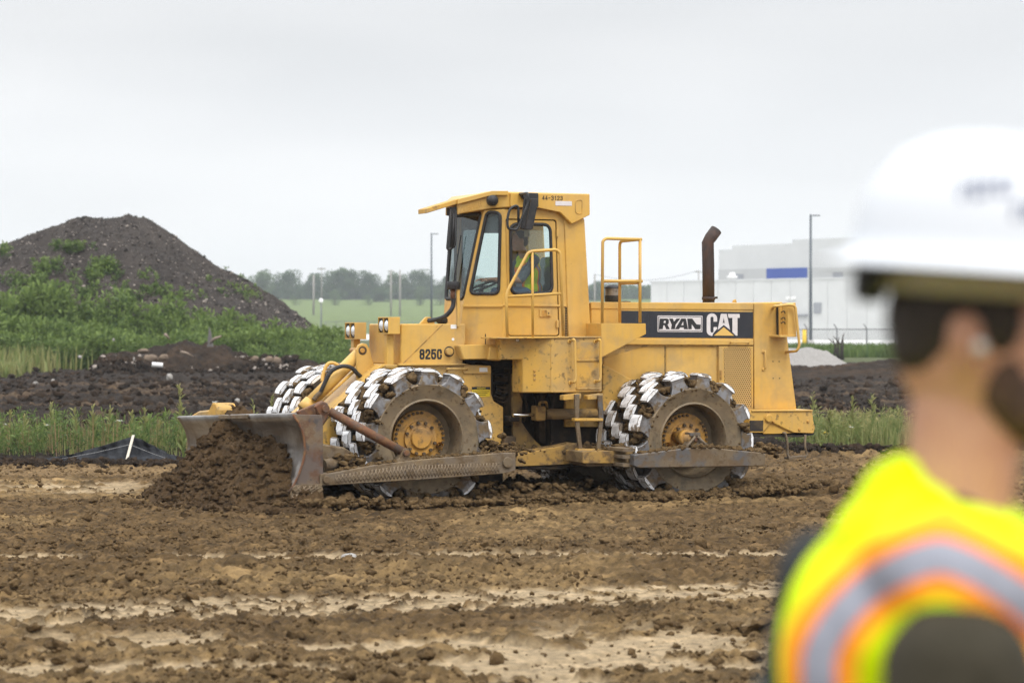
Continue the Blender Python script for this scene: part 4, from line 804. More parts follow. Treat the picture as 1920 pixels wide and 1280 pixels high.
for v0, v1 in ((0, .5), (.5, 1)):
    a, b2, c, d = Q(547, 940, YN-.035), Q(579, 936, YN-.035), Q(605, 909, YN-.035), Q(549, 912, YN-.035)
    hatch('weld_beads', (a.lerp(d, v0), b2.lerp(c, v0), b2.lerp(c, v1), a.lerp(d, v1)), 5, M_bead, bl, .007)
# thicker wear lip on the top edge and the yellow bracket behind the far end
u0, u1 = .60, .36; tp = cn[0]
MB().hexa([tp+farshift*u+Vector((dx_, 0, dz_)) for dz_ in (-.035, .012) for dx_, u in ((-.02, u0), (-.02, u1), (.05, u1), (.05, u0))]).build('top_lip', M_mudsteel, bl, .004)
bp_ = tp+farshift*.86
MB().prism([bp_+Vector((.06, 0, .0))+Vector(q) for q in ((0, .3, 0), (0, -.1, .08), (0, -.55, .11), (0, -.68, .20), (0, -.86, .20), (0, -.95, .14), (0, -.95, 0))], (.25, 0, 0)).build('rear_bracket', M_yeld, bl, .02)
# upper ear with pin, near end
MB().prism([Q(px, py, .05) for px, py in ((556, 772), (575, 764), (592, 757), (605, 751), (614, 755), (619, 766), (615, 785), (605, 800), (603, 779), (560, 777))], (0, .07, 0)).build('blade_ear', M_rust, bl, .01)
MB().prism([Q(px, py, -.16) for px, py in ((590, 762), (605, 752), (614, 756), (618, 768), (612, 786), (603, 800), (600, 779))], (0, .06, 0)).build('blade_ear', M_rust, bl, .01)
p = Q(612, 766, -.2); MB().tube([p, p+Vector((0, .36, 0))], .042, 14).build('pin', M_rust, bl)
# soil clinging behind the blade
# ---- near push arm, tilt strut
YA = -.34
arm = plate('push_arm', [(600, 889), (624, 886), (700, 872), (790, 861), (938, 849), (967, 848), (967, 881), (938, 888), (790, 899), (624, 909), (600, 910)], YA, .22, M_mudsteel, .012)
hatch('weld_beads', (Q(628, 905.5, YA-.002), Q(780, 895, YA-.002), Q(780, 868, YA-.002), Q(628, 890.5, YA-.002)), 22, M_bead, arm, .006)
hatch('weld_beads', (Q(780, 895, YA-.002), Q(936, 885, YA-.002), Q(936, 867, YA-.002), Q(780, 871, YA-.002)), 26, M_bead, arm, .005)
disc('pin', 953, 866.5, YA-.035, .062, .05, M_greysteel, arm); disc('pin', 613, 899, YA-.035, .042, .05, M_greysteel, arm)
MB().prism([Q(px, py, -.30) for px, py in ((740, 872), (752, 852), (757, 841), (766, 840), (770, 849), (768, 858), (790, 870))], (0, .12, 0)).build('strut_bracket', M_mudsteel, arm, .008)
disc('pin', 763, 849, -.34, .035, .2, M_rust, arm)
cyl('tilt_strut', Q(618, 771, -.06), Q(758, 848, -.24), .052, M_rust, 16)
far = plate('push_arm', [(600, 889), (790, 861), (967, 848), (967, 881), (790, 899), (600, 910)], 3.80, .2, M_mudsteel, .012)
far.location.x = 0
# the far arm keeps the near arm's shape: shift its outline by the lateral offset
off = Q(790, 880, YA)-Q(790, 880, 3.80); off.y = 0; far.location = off
# soil packed on the arm
r0 = np.random.default_rng(5); CC = []; SS = []
for i in range(800):
    u = r0.random(); px = 615+u*350; py = np.interp(px, [600, 624, 700, 790, 938, 967], [889, 886, 872, 861, 849, 848]); p = Q(px, py, YA+.04+r0.random()*.24); sgm = .008+.028*r0.random()**2; CC.append(p+Vector((0, 0, sgm*.3))); SS.append(sgm)
for px, py, yy, n_, sp_ in ((640, 862, .1, 140, .10), (660, 868, .0, 140, .12), (920, 845, .1, 160, .15), (945, 847, .2, 120, .13), (612, 865, .1, 80, .07), (590, 885, .2, 60, .1)):
    for i in range(n_): p = Q(px, py, yy)+Vector(r0.normal(0, sp_, 3))*Vector((1, 1, .45)).length*0+Vector((r0.normal(0, sp_), r0.normal(0, sp_*.7), r0.normal(0, sp_*.35))); CC.append(p); SS.append(.010+.036*r0.random()**2.5)
tag(clods('caked_soil', CC, SS, M_soil, comp, sub=2, rough=.4, seed=9), kind='stuff')
MB().prism([Q(px, py, .0) for px, py in ((596, 830), (645, 838), (664, 850), (664, 888), (596, 892))], (0, .25, 0)).build('push_trunnion', M_mudsteel, comp, .02)
cyl('trunnion_pin', Q(606, 872, -.12), Q(632, 868, -.05), .07, M_mudsteel, 14)

# ---- front frame, tank, front fittings
Y1 = 1.18
plate('front_frame', [(719, 683), (868, 683), (921, 685), (921, 737), (926, 752), (944, 763), (944, 862), (610, 862), (604, 800), (608, 782)], Y1, 1.30, M_yels, .012)
plate('frame_skid', [(610, 858), (944, 858), (944, 905), (700, 905), (640, 890)], 1.3, 1.05, M_dark, .02)
plate('frame_edge', [(717, 683), (722, 685), (611, 786), (606, 782)], Y1-.02, .05, M_yel, .004)
tank = plate('hydraulic_tank', [(752, 607), (873, 607), (873, 641), (869, 655), (868, 683), (752, 683)], Y1-.02, 1.12, M_yel, .012)
plate('tank_flange', [(748, 681), (868, 681), (884, 684), (748, 685)], Y1-.06, .06, M_yel, .003, tank)
MB().hexa([Q(755, 681, Y1-.024), Q(757, 681.5, Y1-.024), Q(757, 681.5, Y1-.02), Q(755, 681, Y1-.02), Q(829, 608, Y1-.024), Q(831, 608.5, Y1-.024), Q(831, 608.5, Y1-.02), Q(829, 608, Y1-.02)]).build('tank_seam', M_hub, tank)
disc('filler_ring', 842.5, 659, Y1-.028, .066, .02, M_dark, tank); disc('filler_cap', 844, 659, Y1-.09, .045, .08, M_yeld, tank)
cw_ = Q(828, 664, Y1).x-Q(786, 664, Y1).x; stroke_text('model_number', '825C', M_ink, tank, Q(786.5, 673.5, Y1-.02), cw_*.225, .125, .024, cw_*.033)
plate('decal', [(845, 608.5), (856, 608.5), (856, 616), (845, 616)], Y1-.023, .002, M_white, 0, tank); disc('decal', 849.5, 636, Y1-.023, .018, .002, M_white, tank)
plate('lifting_eye', [(787, 607), (795, 598), (799, 594), (807, 594), (811, 598), (816, 607)], Y1+.25, .04, M_yel, .006, tank)
disc('eye_hole', 804, 601, Y1+.245, .022, .05, M_dark, tank)
c = Q(829, 604, Y1+.2); MB().lathe([(0, .06), (.05, .06), (.07, .04), (.07, .0), (.04, -.03), (.04, -.06), (0, -.06)], c, 'z', 18).build('breather_cap', M_black, tank)
plate('frame_block', [(870, 684), (921, 686), (921, 700), (870, 700)], Y1-.03, .04, M_yel, .006)
pipe('grab_handle', [Q(838, 695, Y1), Q(838, 691, Y1-.07), Q(876, 691, Y1-.07), Q(876, 695, Y1)], .011, M_yel, .02)
plate('decal', [(899, 689), (914, 689), (914, 697), (899, 697)], Y1-.036, .003, M_white, 0)
wd = plate('warning_decal', [(885, 725), (919, 725), (919, 743.5), (885, 743.5)], Y1-.004, .003, M_decaly, 0)
plate('decal_header', [(885, 725), (919, 725), (919, 730), (885, 730)], Y1-.006, .002, M_ink, 0, wd)
text('warning_text', 'WARNING', M_decaly, wd, Q(894, 727.6, Y1-.006), .02, .12, bold=.02, ext=.002)
for i in range(3): plate('print_line', [(887, 733+i*3.3), (917-3*i, 733+i*3.3), (917-3*i, 733.9+i*3.3), (887, 733.9+i*3.3)], Y1-.006, .001, M_ink, 0, wd)
plate('cross_tube', [(720, 688), (740, 688), (740, 700), (720, 700)], Y1+.0, .9, M_yel, .006)
# headlamps on posts
def headlamp(yn, pxo, pyo, post):
    S = lambda px, py, y: Q(px, py, y)
    x0 = Q(728+pxo, 610+pyo, yn); xr = Q(750+pxo, 610+pyo, yn); wx = xr.x-x0.x; zt = Q(750+pxo, 594.5+pyo, yn).z; zb = Q(750+pxo, 626+pyo, yn).z; wy = .36; t_ = .012
    a = x0.x; b2 = xr.x
    mb = MB(); mb.box((a, yn, zb), (b2, yn+t_, zt)); mb.box((a, yn+wy-t_, zb), (b2, yn+wy, zt)); mb.box((a, yn+t_, zt-t_), (b2, yn+wy-t_, zt)); mb.box((a, yn+t_, zb), (b2, yn+wy-t_, zb+t_)); mb.box((b2-t_, yn+t_, zb+t_), (b2, yn+wy-t_, zt-t_)); mb.box((a, yn+wy/2-.01, zb+t_), (b2-t_, yn+wy/2+.01, zt-t_))
    h = mb.build('headlamp', M_yel, comp, .003)
    for k in (.25, .75):
        c = Vector((a, yn+wy*k, (zt+zb)/2)); MB().lathe([(0, -.012), (.045, -.004), (.07, .018)], c, 'x', 22).build('lens', M_lens, h); MB().lathe([(.07, .008), (.08, .008), (.08, .05), (.06, .10), (0, .11)], c, 'x', 22).build('bezel', M_black, h)
    c = (a+b2)/2; MB().box((c-.045, yn+wy/2-.05, Q(730+pxo, post, yn).z), (c+.045, yn+wy/2+.05, zb)).build('lamp_post', M_yel, h, .006)
headlamp(1.06, 0, 0, 690); headlamp(2.05, -63, 10, 735)
# lift cylinder, its bracket and hoses
yl = 1.62
plate('lift_bracket', [(669, 735), (669, 655), (672, 647), (680, 643), (688, 645), (693, 654), (703, 690), (703, 735)], yl-.13, .05, M_yel, .008)
plate('lift_bracket', [(669, 735), (669, 655), (672, 647), (680, 643), (688, 645), (693, 654), (703, 690), (703, 735)], yl+.13, .05, M_yel, .008)
disc('pin', 680, 657, yl-.15, .03, .4, M_hub); disc('pin_plate', 680, 657, yl-.134, .055, .004, M_brown)
a, b2 = Q(678, 658, yl), Q(570, 766, yl)
cyl('lift_cylinder', a.lerp(b2, .06), b2.lerp(a, .06), .078, M_yel, 24); cyl('cylinder_head', b2.lerp(a, .12), b2.lerp(a, -.02), .09, M_yel, 24); cyl('cylinder_rod', b2, b2.lerp(a, -.35), .045, M_chrome, 14)
cyl('cylinder_tube', Q(665, 695, yl-.1), Q(592, 762, yl-.1), .018, M_yeld, 8)
plate('lift_frame', [(720, 690), (700, 684), (640, 730), (592, 780), (592, 860), (720, 860)], yl+.2, .35, M_yeld, .01)
MB().tube(smooth_path([Q(600, 738, yl-.1), Q(607, 722, yl-.12), Q(618, 700, yl-.14), Q(630, 690, yl-.15), Q(645, 686, yl-.16), Q(660, 690, yl-.16), Q(672, 702, yl-.16), Q(686, 714, yl-.1)]), .026, 10).build('hydraulic_hose', M_black, comp)
MB().tube(smooth_path([Q(588, 750, yl-.1), Q(594, 742, yl-.1), Q(602, 735, yl-.1)]), .03, 8).build('hose_fitting', M_brown, comp)
MB().tube(smooth_path([Q(604, 715, yl+.1), Q(606, 700, yl+.12), Q(613, 684, yl+.13), Q(622, 680, yl+.13), Q(634, 685, yl+.12), Q(648, 700, yl+.1)]), .022, 10).build('hydraulic_pipe', M_yel, comp)

# ---- cab
M_tint = M_glass.copy(); M_tint.name = 'grey_tinted_glass'; [n for n in M_tint.node_tree.nodes if n.type == 'BSDF_TRANSPARENT'][0].inputs[0].default_value = (.42, .46, .48, 1)
YS, YF, AY = .95, 2.45, 1.30; FYm = lambda v: Vector((v.x, YF-(v.y-YS)*(1.514 if v.y > YS else 1), v.z))
def ring_panel(name, outer, inner, m, parent, th=.03, mirror=False):
    """flat panel with an opening, given as 3D loops, thickened inwards"""
    fn = FYm if mirror else (lambda v: v); O = [fn(v) for v in outer]; I2 = [fn(v) for v in inner] if inner else None
    loops = [O, I2] if I2 else [O]; tr_ = tessellate_polygon(loops); P = O+(I2 or [])
    nn = (O[1]-O[0]).cross(O[2]-O[0]).normalized(); cen = Vector((1.6, 1.7, 2.6)); d = nn*th if nn.dot(cen-O[0]) > 0 else -nn*th
    n = len(P); Vv = P+[p+d for p in P]; Ff = [tuple(t_) for t_ in tr_]+[tuple(i+n for i in reversed(t_)) for t_ in tr_]
    k = len(O); Ff += [(i, (i+1) % k, (i+1) % k+n, i+n) for i in range(k)]
    if I2: j = len(I2); Ff += [(k+i, k+(i+1) % j, k+(i+1) % j+n, k+i+n) for i in range(j)]
    return MB().add(Vv, Ff).build(name, m, parent, .004)
def rounded(pts, r_, n=5):
    P = [Vector(p) for p in pts]; out = []; N = len(P)
    for i in range(N):
        a = (P[i-1]-P[i]); b2 = (P[(i+1) % N]-P[i]); ra = min(r_, a.length*.45, b2.length*.45); a.normalize(); b2.normalize()
        for k in range(n+1): t_ = k/n; out.append((P[i]+a*ra)*(1-t_)**2+P[i]*2*t_*(1-t_)+(P[i]+b2*ra)*t_*t_)
    return out
def window(loop, parent, mirror=False, seal=.022, name='window', m=None):
    fn = FYm if mirror else (lambda v: v); L = [fn(v) for v in loop]
    s_ = MB().tube(L+[L[0], L[1]], seal, 6, cap=False).build(name, M_black, parent)
    c = sum(L, Vector())/len(L); MB().add(L, [tuple(range(len(L)))]).build('pane', m or M_glass, s_)
cab = MB()
zf = Q(950, 632, YS).z; zt = Q(950, 392, YS).z
cab.box((1.2, 1.1, zf-.12), (2.55, 2.35, zf+.04)); cabo = cab.build('cab', M_dark, comp)   # floor
# side wall with door opening
so = [Q(943, 392, YS), Q(1062, 392, YS), Q(1064, 634, YS), Q(943, 634, YS)]; door_o = rounded([Q(947.5, 410, YS), Q(1043.5, 412, YS), Q(1049.5, 630, YS), Q(953, 630, YS)], .03, 2)
ring_panel('side_panel', so, door_o, M_yel, cabo)
ring_panel('side_panel', so, rounded([Q(953, 420, YS), Q(1050, 420, YS), Q(1050, 550, YS), Q(953, 550, YS)], .08), M_yel, cabo, mirror=True)
door_in = [v+Vector((0, .012, 0)) for v in rounded([Q(948.8, 412, YS), Q(1042, 414, YS), Q(1048, 628.5, YS), Q(954.3, 628.5, YS)], .03, 2)]
dw = rounded([Q(957.5, 420, YS), Q(1032, 421, YS), Q(1036, 549, YS), Q(959, 551, YS)], .10)
door = ring_panel('door', door_in, [v+Vector((0, .012, 0)) for v in dw], M_yel, cabo, .025); window([v+Vector((0, .006, 0)) for v in dw], door)
window(rounded([Q(953, 420, YS), Q(1050, 420, YS), Q(1050, 550, YS), Q(953, 550, YS)], .08), cabo, True)
hp = plate('door_latch', [(1012, 579), (1034, 579), (1034, 594), (1012, 594)], YS-.006, .02, M_yel, .005, door); plate('latch_recess', [(1016, 581.5), (1025, 581.5), (1025, 592), (1016, 592)], YS-.009, .01, M_hub, .001, door); plate('latch_pull', [(1025.5, 581.5), (1032, 581.5), (1032, 592), (1025.5, 592)], YS-.02, .02, M_yel, .003, door); disc('lock', 1029, 587, YS-.026, .01, .01, M_greysteel, door, 10)
plate('belt_strip', [(943, 570), (1062, 571), (1062, 575), (943, 573.5)], YS-.012, .012, M_yel, .003, cabo)
for q in (430, 600): plate('door_hinge', [(1044, q), (1048, q), (1048, q+14), (1044, q+14)], YS-.025, .025, M_yel, .004, door)
# quarter panel (angled) and windscreen
Bt, Bb = Q(943, 392, YS), Q(943, 648, YS); At, Ab = Q(908, 392, AY), Q(868.5, 572, AY); Af = Q(862, 648, AY)
pl_ = (Bt, Q(943, 572, YS), Ab)
qo = [Bt, Bb, RP(861, 648, *pl_), RP(868.5, 572, *pl_), RP(908, 394, *pl_)]
qw = rounded([RP(913, 397, *pl_), RP(938.5, 399, *pl_), RP(935, 550.5, *pl_), RP(881.5, 550.5, *pl_)], .07)
ring_panel('quarter_panel', qo, qw, M_yel, cabo); ring_panel('quarter_panel', qo, qw, M_yel, cabo, mirror=True); window(qw, cabo); window(qw, cabo, True, m=M_tint)
n1, n2 = qo[4], qo[3]; f1, f2 = FYm(n1), FYm(n2); wpl = (n1, n2, f2)
n3 = qo[2]; f3 = FYm(n3)
ring_panel('front_panel', [n2, n3, f3, f2], None, M_yel, cabo)
wo_ = [n1, n2, f2, f1]; ins = lambda u, v: (n1*(1-u)+f1*u)*(1-v)+(n2*(1-u)+f2*u)*v
ww = rounded([ins(.06, .03), ins(.94, .03), ins(.94, .93), ins(.06, .93)], .06)
ring_panel('windscreen_frame', wo_, ww, M_yel, cabo); window(ww, cabo, False, .024)
MB().hexa([RP(px, py, *pl_)+Vector((-.012*k, -.02*k, 0)) for py in (575.5, 571.5) for px, k in ((868, 1), (943, 1), (943, 0), (868, 0))]).build('belt_strip', M_yel, cabo, .003)
# wiper
MB().tube([ins(.40, .95)+Vector((-.03, 0, 0)), ins(.52, .45)+Vector((-.04, 0, 0))], .006, 6).tube([ins(.53, .75)+Vector((-.035, 0, 0)), ins(.51, .25)+Vector((-.035, 0, 0))], .007, 6).build('wiper', M_black, cabo)
# rear wall with window
rw = [Vector((2.24, YS+.03, zt)), Vector((2.24, YF-.03, zt)), Vector((2.24, YF-.03, zf)), Vector((2.24, YS+.03, zf))]
zz = Q(1062, 560, YS).z; rwn = rounded([Vector((2.24, YS+.18, zt-.12)), Vector((2.24, YF-.18, zt-.12)), Vector((2.24, YF-.18, zz)), Vector((2.24, YS+.18, zz))], .08)
ring_panel('rear_wall', rw, rwn, M_dark, cabo); window(rwn, cabo)
# interior: seat, console, steering
sx0 = 1.80
MB().box((sx0-.02, 1.40, 2.32), (sx0+.50, 1.95, 2.46)).build('seat_cushion', M_black, cabo, .04, bseg=3); MB().hexa([(sx0+.42, 1.42, 2.42), (sx0+.56, 1.42, 2.42), (sx0+.56, 1.93, 2.42), (sx0+.42, 1.93, 2.42), (sx0+.50, 1.45, 3.0), (sx0+.62, 1.45, 3.0), (sx0+.62, 1.90, 3.0), (sx0+.50, 1.90, 3.0)]).build('seat_back', M_black, cabo, .04, bseg=3)
MB().box((1.10, 1.4, 2.05), (1.28, 2.0, 2.52)).build('dash_console', M_dark, cabo, .02)
sw = MB(); c0 = Vector((1.42, 1.68, 2.62)); ax = Vector((-.35, 0, .94)).normalized(); e1 = Vector((0, 1, 0)); e2 = ax.cross(e1)
sw.tube([c0+(e1*math.cos(a)+e2*math.sin(a))*.20 for a in np.linspace(0, 2*math.pi, 25)], .014, 7, cap=False); sw.tube([c0, Vector((1.26, 1.68, 2.3))], .03, 8); sw.tube([c0-e1*.2, c0+e1*.2], .012, 6); sw.build('steering_wheel', M_black, cabo)
p = Q(988, 444, 1.3); MB().tube([p, p+Vector((0, 0, .18))], .035, 10).build('interior_light', mat('beige_plastic', (.45, .42, .36), .6), cabo)
ring_panel('headliner', [Vector((1.2, 1.2, zt-.02)), Vector((2.24, 1.0, zt-.02)), Vector((2.24, 2.4, zt-.02)), Vector((1.2, 2.2, zt-.02))], None, M_dark, cabo)
# sunshades hanging behind the glass
MB().add([qw[0]+Vector((.04, .03, 0)), RP(938, 400, *pl_)+Vector((.04, .03, 0)), RP(937, 437, *pl_)+Vector((.04, .03, 0)), RP(903, 437, *pl_)+Vector((.04, .03, 0))], [(0, 1, 2, 3)]).build('sun_shade', mat('grey_film', (.09, .10, .11), .6), cabo)
MB().prism([Q(px, py, 2.36) for px, py in ((867, 409), (906, 402), (905, 440), (876, 553), (867, 553))], (0, .03, 0)).build('inner_shade', M_tint, cabo)
# roof
rt = [(860, 375, 1.28), (923, 359.5, .98), (952, 359.5, .91), (1106, 364, .91)]; rb = [(858, 402, 1.28), (905, 393.5, 1.08), (953, 389, .91), (1009, 389, .91)]
top = [Q(*p) for p in rt]; T0 = [Q(858, 375, 1.28), Q(923, 359.5, 1.02), Q(953, 359.5, .91), Q(1106, 363.5, .91)]; B0 = [Q(857, 402, 1.28), Q(923, 391, 1.02), Q(953, 389, .91), Q(1106, 389, .91)]
for v in (B0[3],): v.x = T0[3].x
ffront = lambda L: [Vector((L[0].x, 1.66, L[0].z))]+[FYm(v) for v in L[1:]]
V = T0+ffront(T0)+B0+ffront(B0)
F = [(0, 1, 5, 4), (1, 2, 6, 5), (2, 3, 7, 6), (8, 12, 13, 9), (9, 13, 14, 10), (10, 14, 15, 11), (0, 8, 9, 1), (1, 9, 10, 2), (2, 10, 11, 3), (4, 5, 13, 12), (5, 6, 14, 13), (6, 7, 15, 14), (0, 4, 12, 8), (3, 11, 15, 7)]
roof = MB().add(V, F).build('roof', M_yel, cabo, .012)
# raised front lip of the roof
MB().add(*(lambda A: (A, [(0, 1, 4, 3), (1, 2, 5, 4), (3, 4, 7, 6), (4, 5, 8, 7), (0, 3, 6), (2, 8, 5), (0, 6, 7, 1), (1, 7, 8, 2)]))([Q(858, 383, 1.24), Q(923, 366, .98), Q(953, 366, .87), Q(858, 373.5, 1.24), Q(923, 358, .98), Q(953, 358, .87), Q(858, 373.5, 1.24)+Vector((.05, .2, .0)), Q(923, 358, .98)+Vector((0, .3, 0)), Q(953, 358, .87)+Vector((0, .3, 0))])).build('roof_lip', M_yel, roof, .004)
for s_ in (0, 1):
    fn = FYm if s_ else (lambda v: v); g = [fn(Q(px, py, .87)) for px, py in ((958, 361), (1106, 363.5), (1106.5, 403), (1072, 420), (1050, 398), (1009, 389.5), (958, 387.5))]
    MB().prism(g, (0, -.055 if s_ else .055, 0)).build('rops_gusset', M_yel, roof, .01)
vis = [Q(862, 381, 1.27), Q(842, 384, 1.62), Q(784, 402, 1.62), Q(800, 400, 1.27)]
MB().prism(vis, (0, 0, .06)).build('visor', M_yeld, roof, .006)
MB().prism([Q(863, 380, 1.27), Q(858, 375, 1.27), Q(858, 402, 1.27), Q(863, 402, 1.27)], (0, .36, 0)).build('roof_front', M_yel, roof, .004)
a, b2 = Q(864, 395, 1.25), Q(904, 382, 1.09); dv = (b2-a); text('brand_lettering', 'CATERPILLAR', mat('embossed_letters', (.42, .23, .05), .6), roof, a+Vector((-.015, -.03, 0)), .075, dv.length, xdir=dv, updir=(0, 0, 1), bold=.01, ext=.006)
c = Q(924, 376, .95); MB().lathe([(0, -.05), (.055, -.045), (.066, -.02), (.066, .05), (.03, .08), (0, .08)], c, 'y', 22).build('work_lamp', M_black, roof)
cw_ = Q(1055, 371, .87).x-Q(1016.5, 371, .87).x; stroke_text('unit_number', '44-3123', M_ink, roof, Q(1016.5, 375, .868), cw_*.112, .054, .0075, cw_*.035)
plate('reflector_strip', [(1041.5, 377), (1072.5, 377.5), (1072.5, 386), (1041.5, 385.5)], .866, .006, M_silver, .002, roof)
MB().tube(rounded([Q(1079, 376, .868), Q(1092, 374, .868), Q(1091, 402, .868), Q(1079, 400, .868)], .05)+[rounded([Q(1079, 376, .868), Q(1092, 374, .868), Q(1091, 402, .868), Q(1079, 400, .868)], .05)[0]], .006, 6, cap=False).build('cover_seam', M_yeld, roof)
# ROPS rear posts
for s_ in (0, 1):
    fn = FYm if s_ else (lambda v: v); a = [(1058, 410), (1097, 408), (1108, 606), (1108, 634), (1066, 634)]; MB().prism([fn(Q(px, py, .93)) for px, py in a], (0, -.30 if s_ else .30, 0)).build('rops_post', M_yel, cabo, .03, bseg=3)
mb = MB()
for i in range(18): mb.hexa([Q(px, 576+i*3.1+dy_, y_) for dy_ in (1.4, 0) for px, y_ in ((1059.5, YS-.012), (1063.5, YS-.012), (1063.5, YS-.004), (1059.5, YS-.004))])
tag(mb.build('vent_slots', M_dark, cabo), kind='stuff')
# sill under the cab
plate('cab_sill', [(861, 647), (940, 645), (940, 676), (925, 676), (924, 673), (870, 674)], 1.0, 1.4, M_yel, .01)
plate('sill_bracket', [(919, 650), (936, 650), (938, 674), (916, 674)], .94, .06, M_yel, .008)
# mirrors
def mirror(pts, y, arm, name='mirror'):
    o = MB().prism([Q(px, py, y) for px, py in pts], (.02, .07, 0)).build(name, M_black, cabo, .012, bseg=2)
    for A in arm: pipe('mirror_arm', [Q(px, py, yy) for px, py, yy in A], .016, M_black, .06, o)
    return o
mi_ = mirror([(983, 372), (1010, 373), (1009, 382), (999, 430), (987, 431), (976, 428), (980, 400)], .55, [[(975, 364, .86), (990, 362, .5), (991, 380, .5), (982, 400, .5), (972, 425, .5), (968, 431, .5), (952, 430, .5), (951, 410, .5), (956, 390, .5), (972, 384, .52), (972, 425, .52)]])
MB().prism([Q(px, py, .545) for px, py in ((994.5, 374), (996, 374), (985, 430), (983.5, 430))], (0, -.004, 0)).build('mirror_seam', M_dark, mi_)
plate('mirror_mount', [(976, 361), (1010, 362), (1010, 389), (1000, 380), (982, 372)], .80, .07, M_black, .008, mi_)
m2 = MB().tube(fillet([Q(845, 392, 1.30), Q(838, 470, 1.33), Q(853, 462, 1.30), Q(855, 394, 1.3)], .05), .016, 8).build('mirror_bracket', M_black, cabo); plate('mirror_mount', [(842, 389), (857, 388), (856, 400), (852, 405), (843, 404)], 1.30, .1, M_black, .006, m2); cyl('mirror_post', Q(851, 400, 1.3), Q(848, 464, 1.3), .018, M_black, 8, m2)
# air stack in front of the cab with its hose, marker post
c = Q(850, 541, 1.15); MB().lathe([(0, .085), (.075, .085), (.08, .075), (.08, .0), (.07, -.01), (0, -.01)], c, 'z', 20).build('intake_cap', M_black, comp); cyl('intake_pipe', Q(849, 541, 1.15), Q(849, 560, 1.15), .03, M_rust, 12)
MB().tube(smooth_path([Q(849, 555, 1.15), Q(850, 570, 1.15), Q(845, 582, 1.15), Q(834, 593, 1.2), Q(818, 599, 1.3), Q(802, 601, 1.35)]), .028, 10).build('intake_hose', M_black, comp)
plate('post_plate', [(856.5, 543), (862.5, 543), (862, 612), (858, 612)], 1.12, .04, M_yel, .003)

# ---- battery / step box, rails and ladder
YB = .48
bx = plate('step_box', [(1033, 632), (1093, 631), (1128.5, 632), (1128.5, 734), (1033, 736)], YB, .55, M_yels, .014)
a = [Q(1033, 632, YB), Q(938, 634.5, .86), Q(938, 674, .86), Q(980, 674, .70), Q(980, 736, .70), Q(1033, 736, YB)]
MB().prism(a, (.0, .32, 0)).build('step_box_nose', M_yels, bx, .01)
for q in (695, 703, 711): disc('box_bolt', 1003, q, .595, .016, .02, M_hub, bx, 8)
plate('walkway_edge', [(938, 632.5), (1128.5, 630.5), (1128.5, 633), (938, 635)], .46, .6, M_yeld, .004, bx)
plate('decal', [(968, 636), (973.5, 636), (973.5, 640), (968, 640)], .72, .003, M_white, 0, bx)
for a in ([(1068, 640), (1076, 636), (1078, 640), (1079, 712), (1077, 716), (1070, 717)], [(1117, 640), (1124, 636), (1126, 640), (1126, 709), (1124, 714), (1117, 715)]):
    pipe('grab_rail', [Q(a[0][0], a[0][1], YB)]+[Q(px, py, YB-.1) for px, py in a[1:5]]+[Q(a[5][0], a[5][1], YB)], .018, M_yel, .04, bx)
    for k in (0, 5): disc('rail_flange', a[k][0], a[k][1], YB-.012, .028, .012, M_yel, bx, 12)
for q in (673, 726): plate('step_tread', [(1081, q), (1126, q), (1126, q+4), (1081, q+4)], YB-.02, .05, M_yeld, .004, bx)
for q in ((1081, 677, 1126, 725), (1081, 641, 1126, 672)): plate('step_recess', [(q[0], q[1]), (q[2], q[1]), (q[2], q[3]), (q[0], q[3])], YB-.004, .004, M_yeld, .001, bx)
lad = plate('ladder', [(1078, 739), (1087, 739), (1086, 785), (1092, 838), (1092, 843), (1086, 843), (1079, 790)], .33, .03, M_greysteel, .004)
plate('ladder_strap', [(1121, 741), (1130, 741), (1132, 785), (1126, 842), (1119, 842), (1124, 790)], .33, .03, M_greysteel, .004, lad)
for q, (l, r_) in ((784, (1078, 1131)), (841, (1084, 1125))): plate('rung', [(l, q), (r_, q), (r_, q+5), (l, q+5)], .31, .10, M_yeld, .004, lad)
plate('ladder_arm', [(1057, 741), (1090, 737), (1090, 747), (1057, 750)], .36, .12, M_yeld, .006, lad); plate('ladder_arm', [(1102, 741), (1131, 737), (1131, 747), (1102, 749)], .36, .12, M_yeld, .006, lad)
# door rail
YR = .52
pipe('door_rail', [Q(951, 632, YR), Q(949, 550, YR), Q(990, 474, YR), Q(998, 471, YR), Q(1043, 468, YR), Q(1050, 474, YR), Q(1056, 630, YR)], .020, M_yel, .08)
for a in ([(998, 471), (999, 632)], [(949, 556), (1054, 550)]): cyl('door_rail_bar', Q(*a[0], YR), Q(*a[1], YR), .017, M_yel, 8)
# platform rail by the hood
pr_ = pipe('platform_rail', [Q(1129, 606, .52), Q(1130, 452, .52), Q(1136, 447, .52), Q(1203, 449, .52)], .020, M_yel, .06)
pB = Q(1200, 449, .52); pC = Q(1162, 458, 1.0); bot = Q(1200, 605, .52).z
pipe('rail_post', [Vector((pB.x, pB.y, bot)), Vector((pB.x, pB.y, pB.z))], .02, M_yel, .0, pr_); pipe('rail_post', [Vector((pC.x, pC.y, bot)), Vector((pC.x, pC.y, pB.z-.01)), Vector((pB.x, pB.y, pB.z))], .02, M_yel, .06, pr_)
zm = Q(1200, 527, .52).z; pA = Q(1129.5, 527, .52); pipe('rail_bar', [pA, Vector((pB.x+.03, pB.y, zm))], .02, M_yel, 0, pr_); pipe('rail_bar', [Vector((pB.x, pB.y, zm-.02)), Vector((pC.x, pC.y, zm-.02))], .02, M_yel, 0, pr_)
# fender bracket
MB().prism([Q(px, py, .50) for px, py in ((1127.5, 606), (1211, 606.5), (1211.5, 626), (1130, 669), (1128, 669))], (0, .60, 0)).build('fender_box', M_yel, comp, .016, bseg=2)

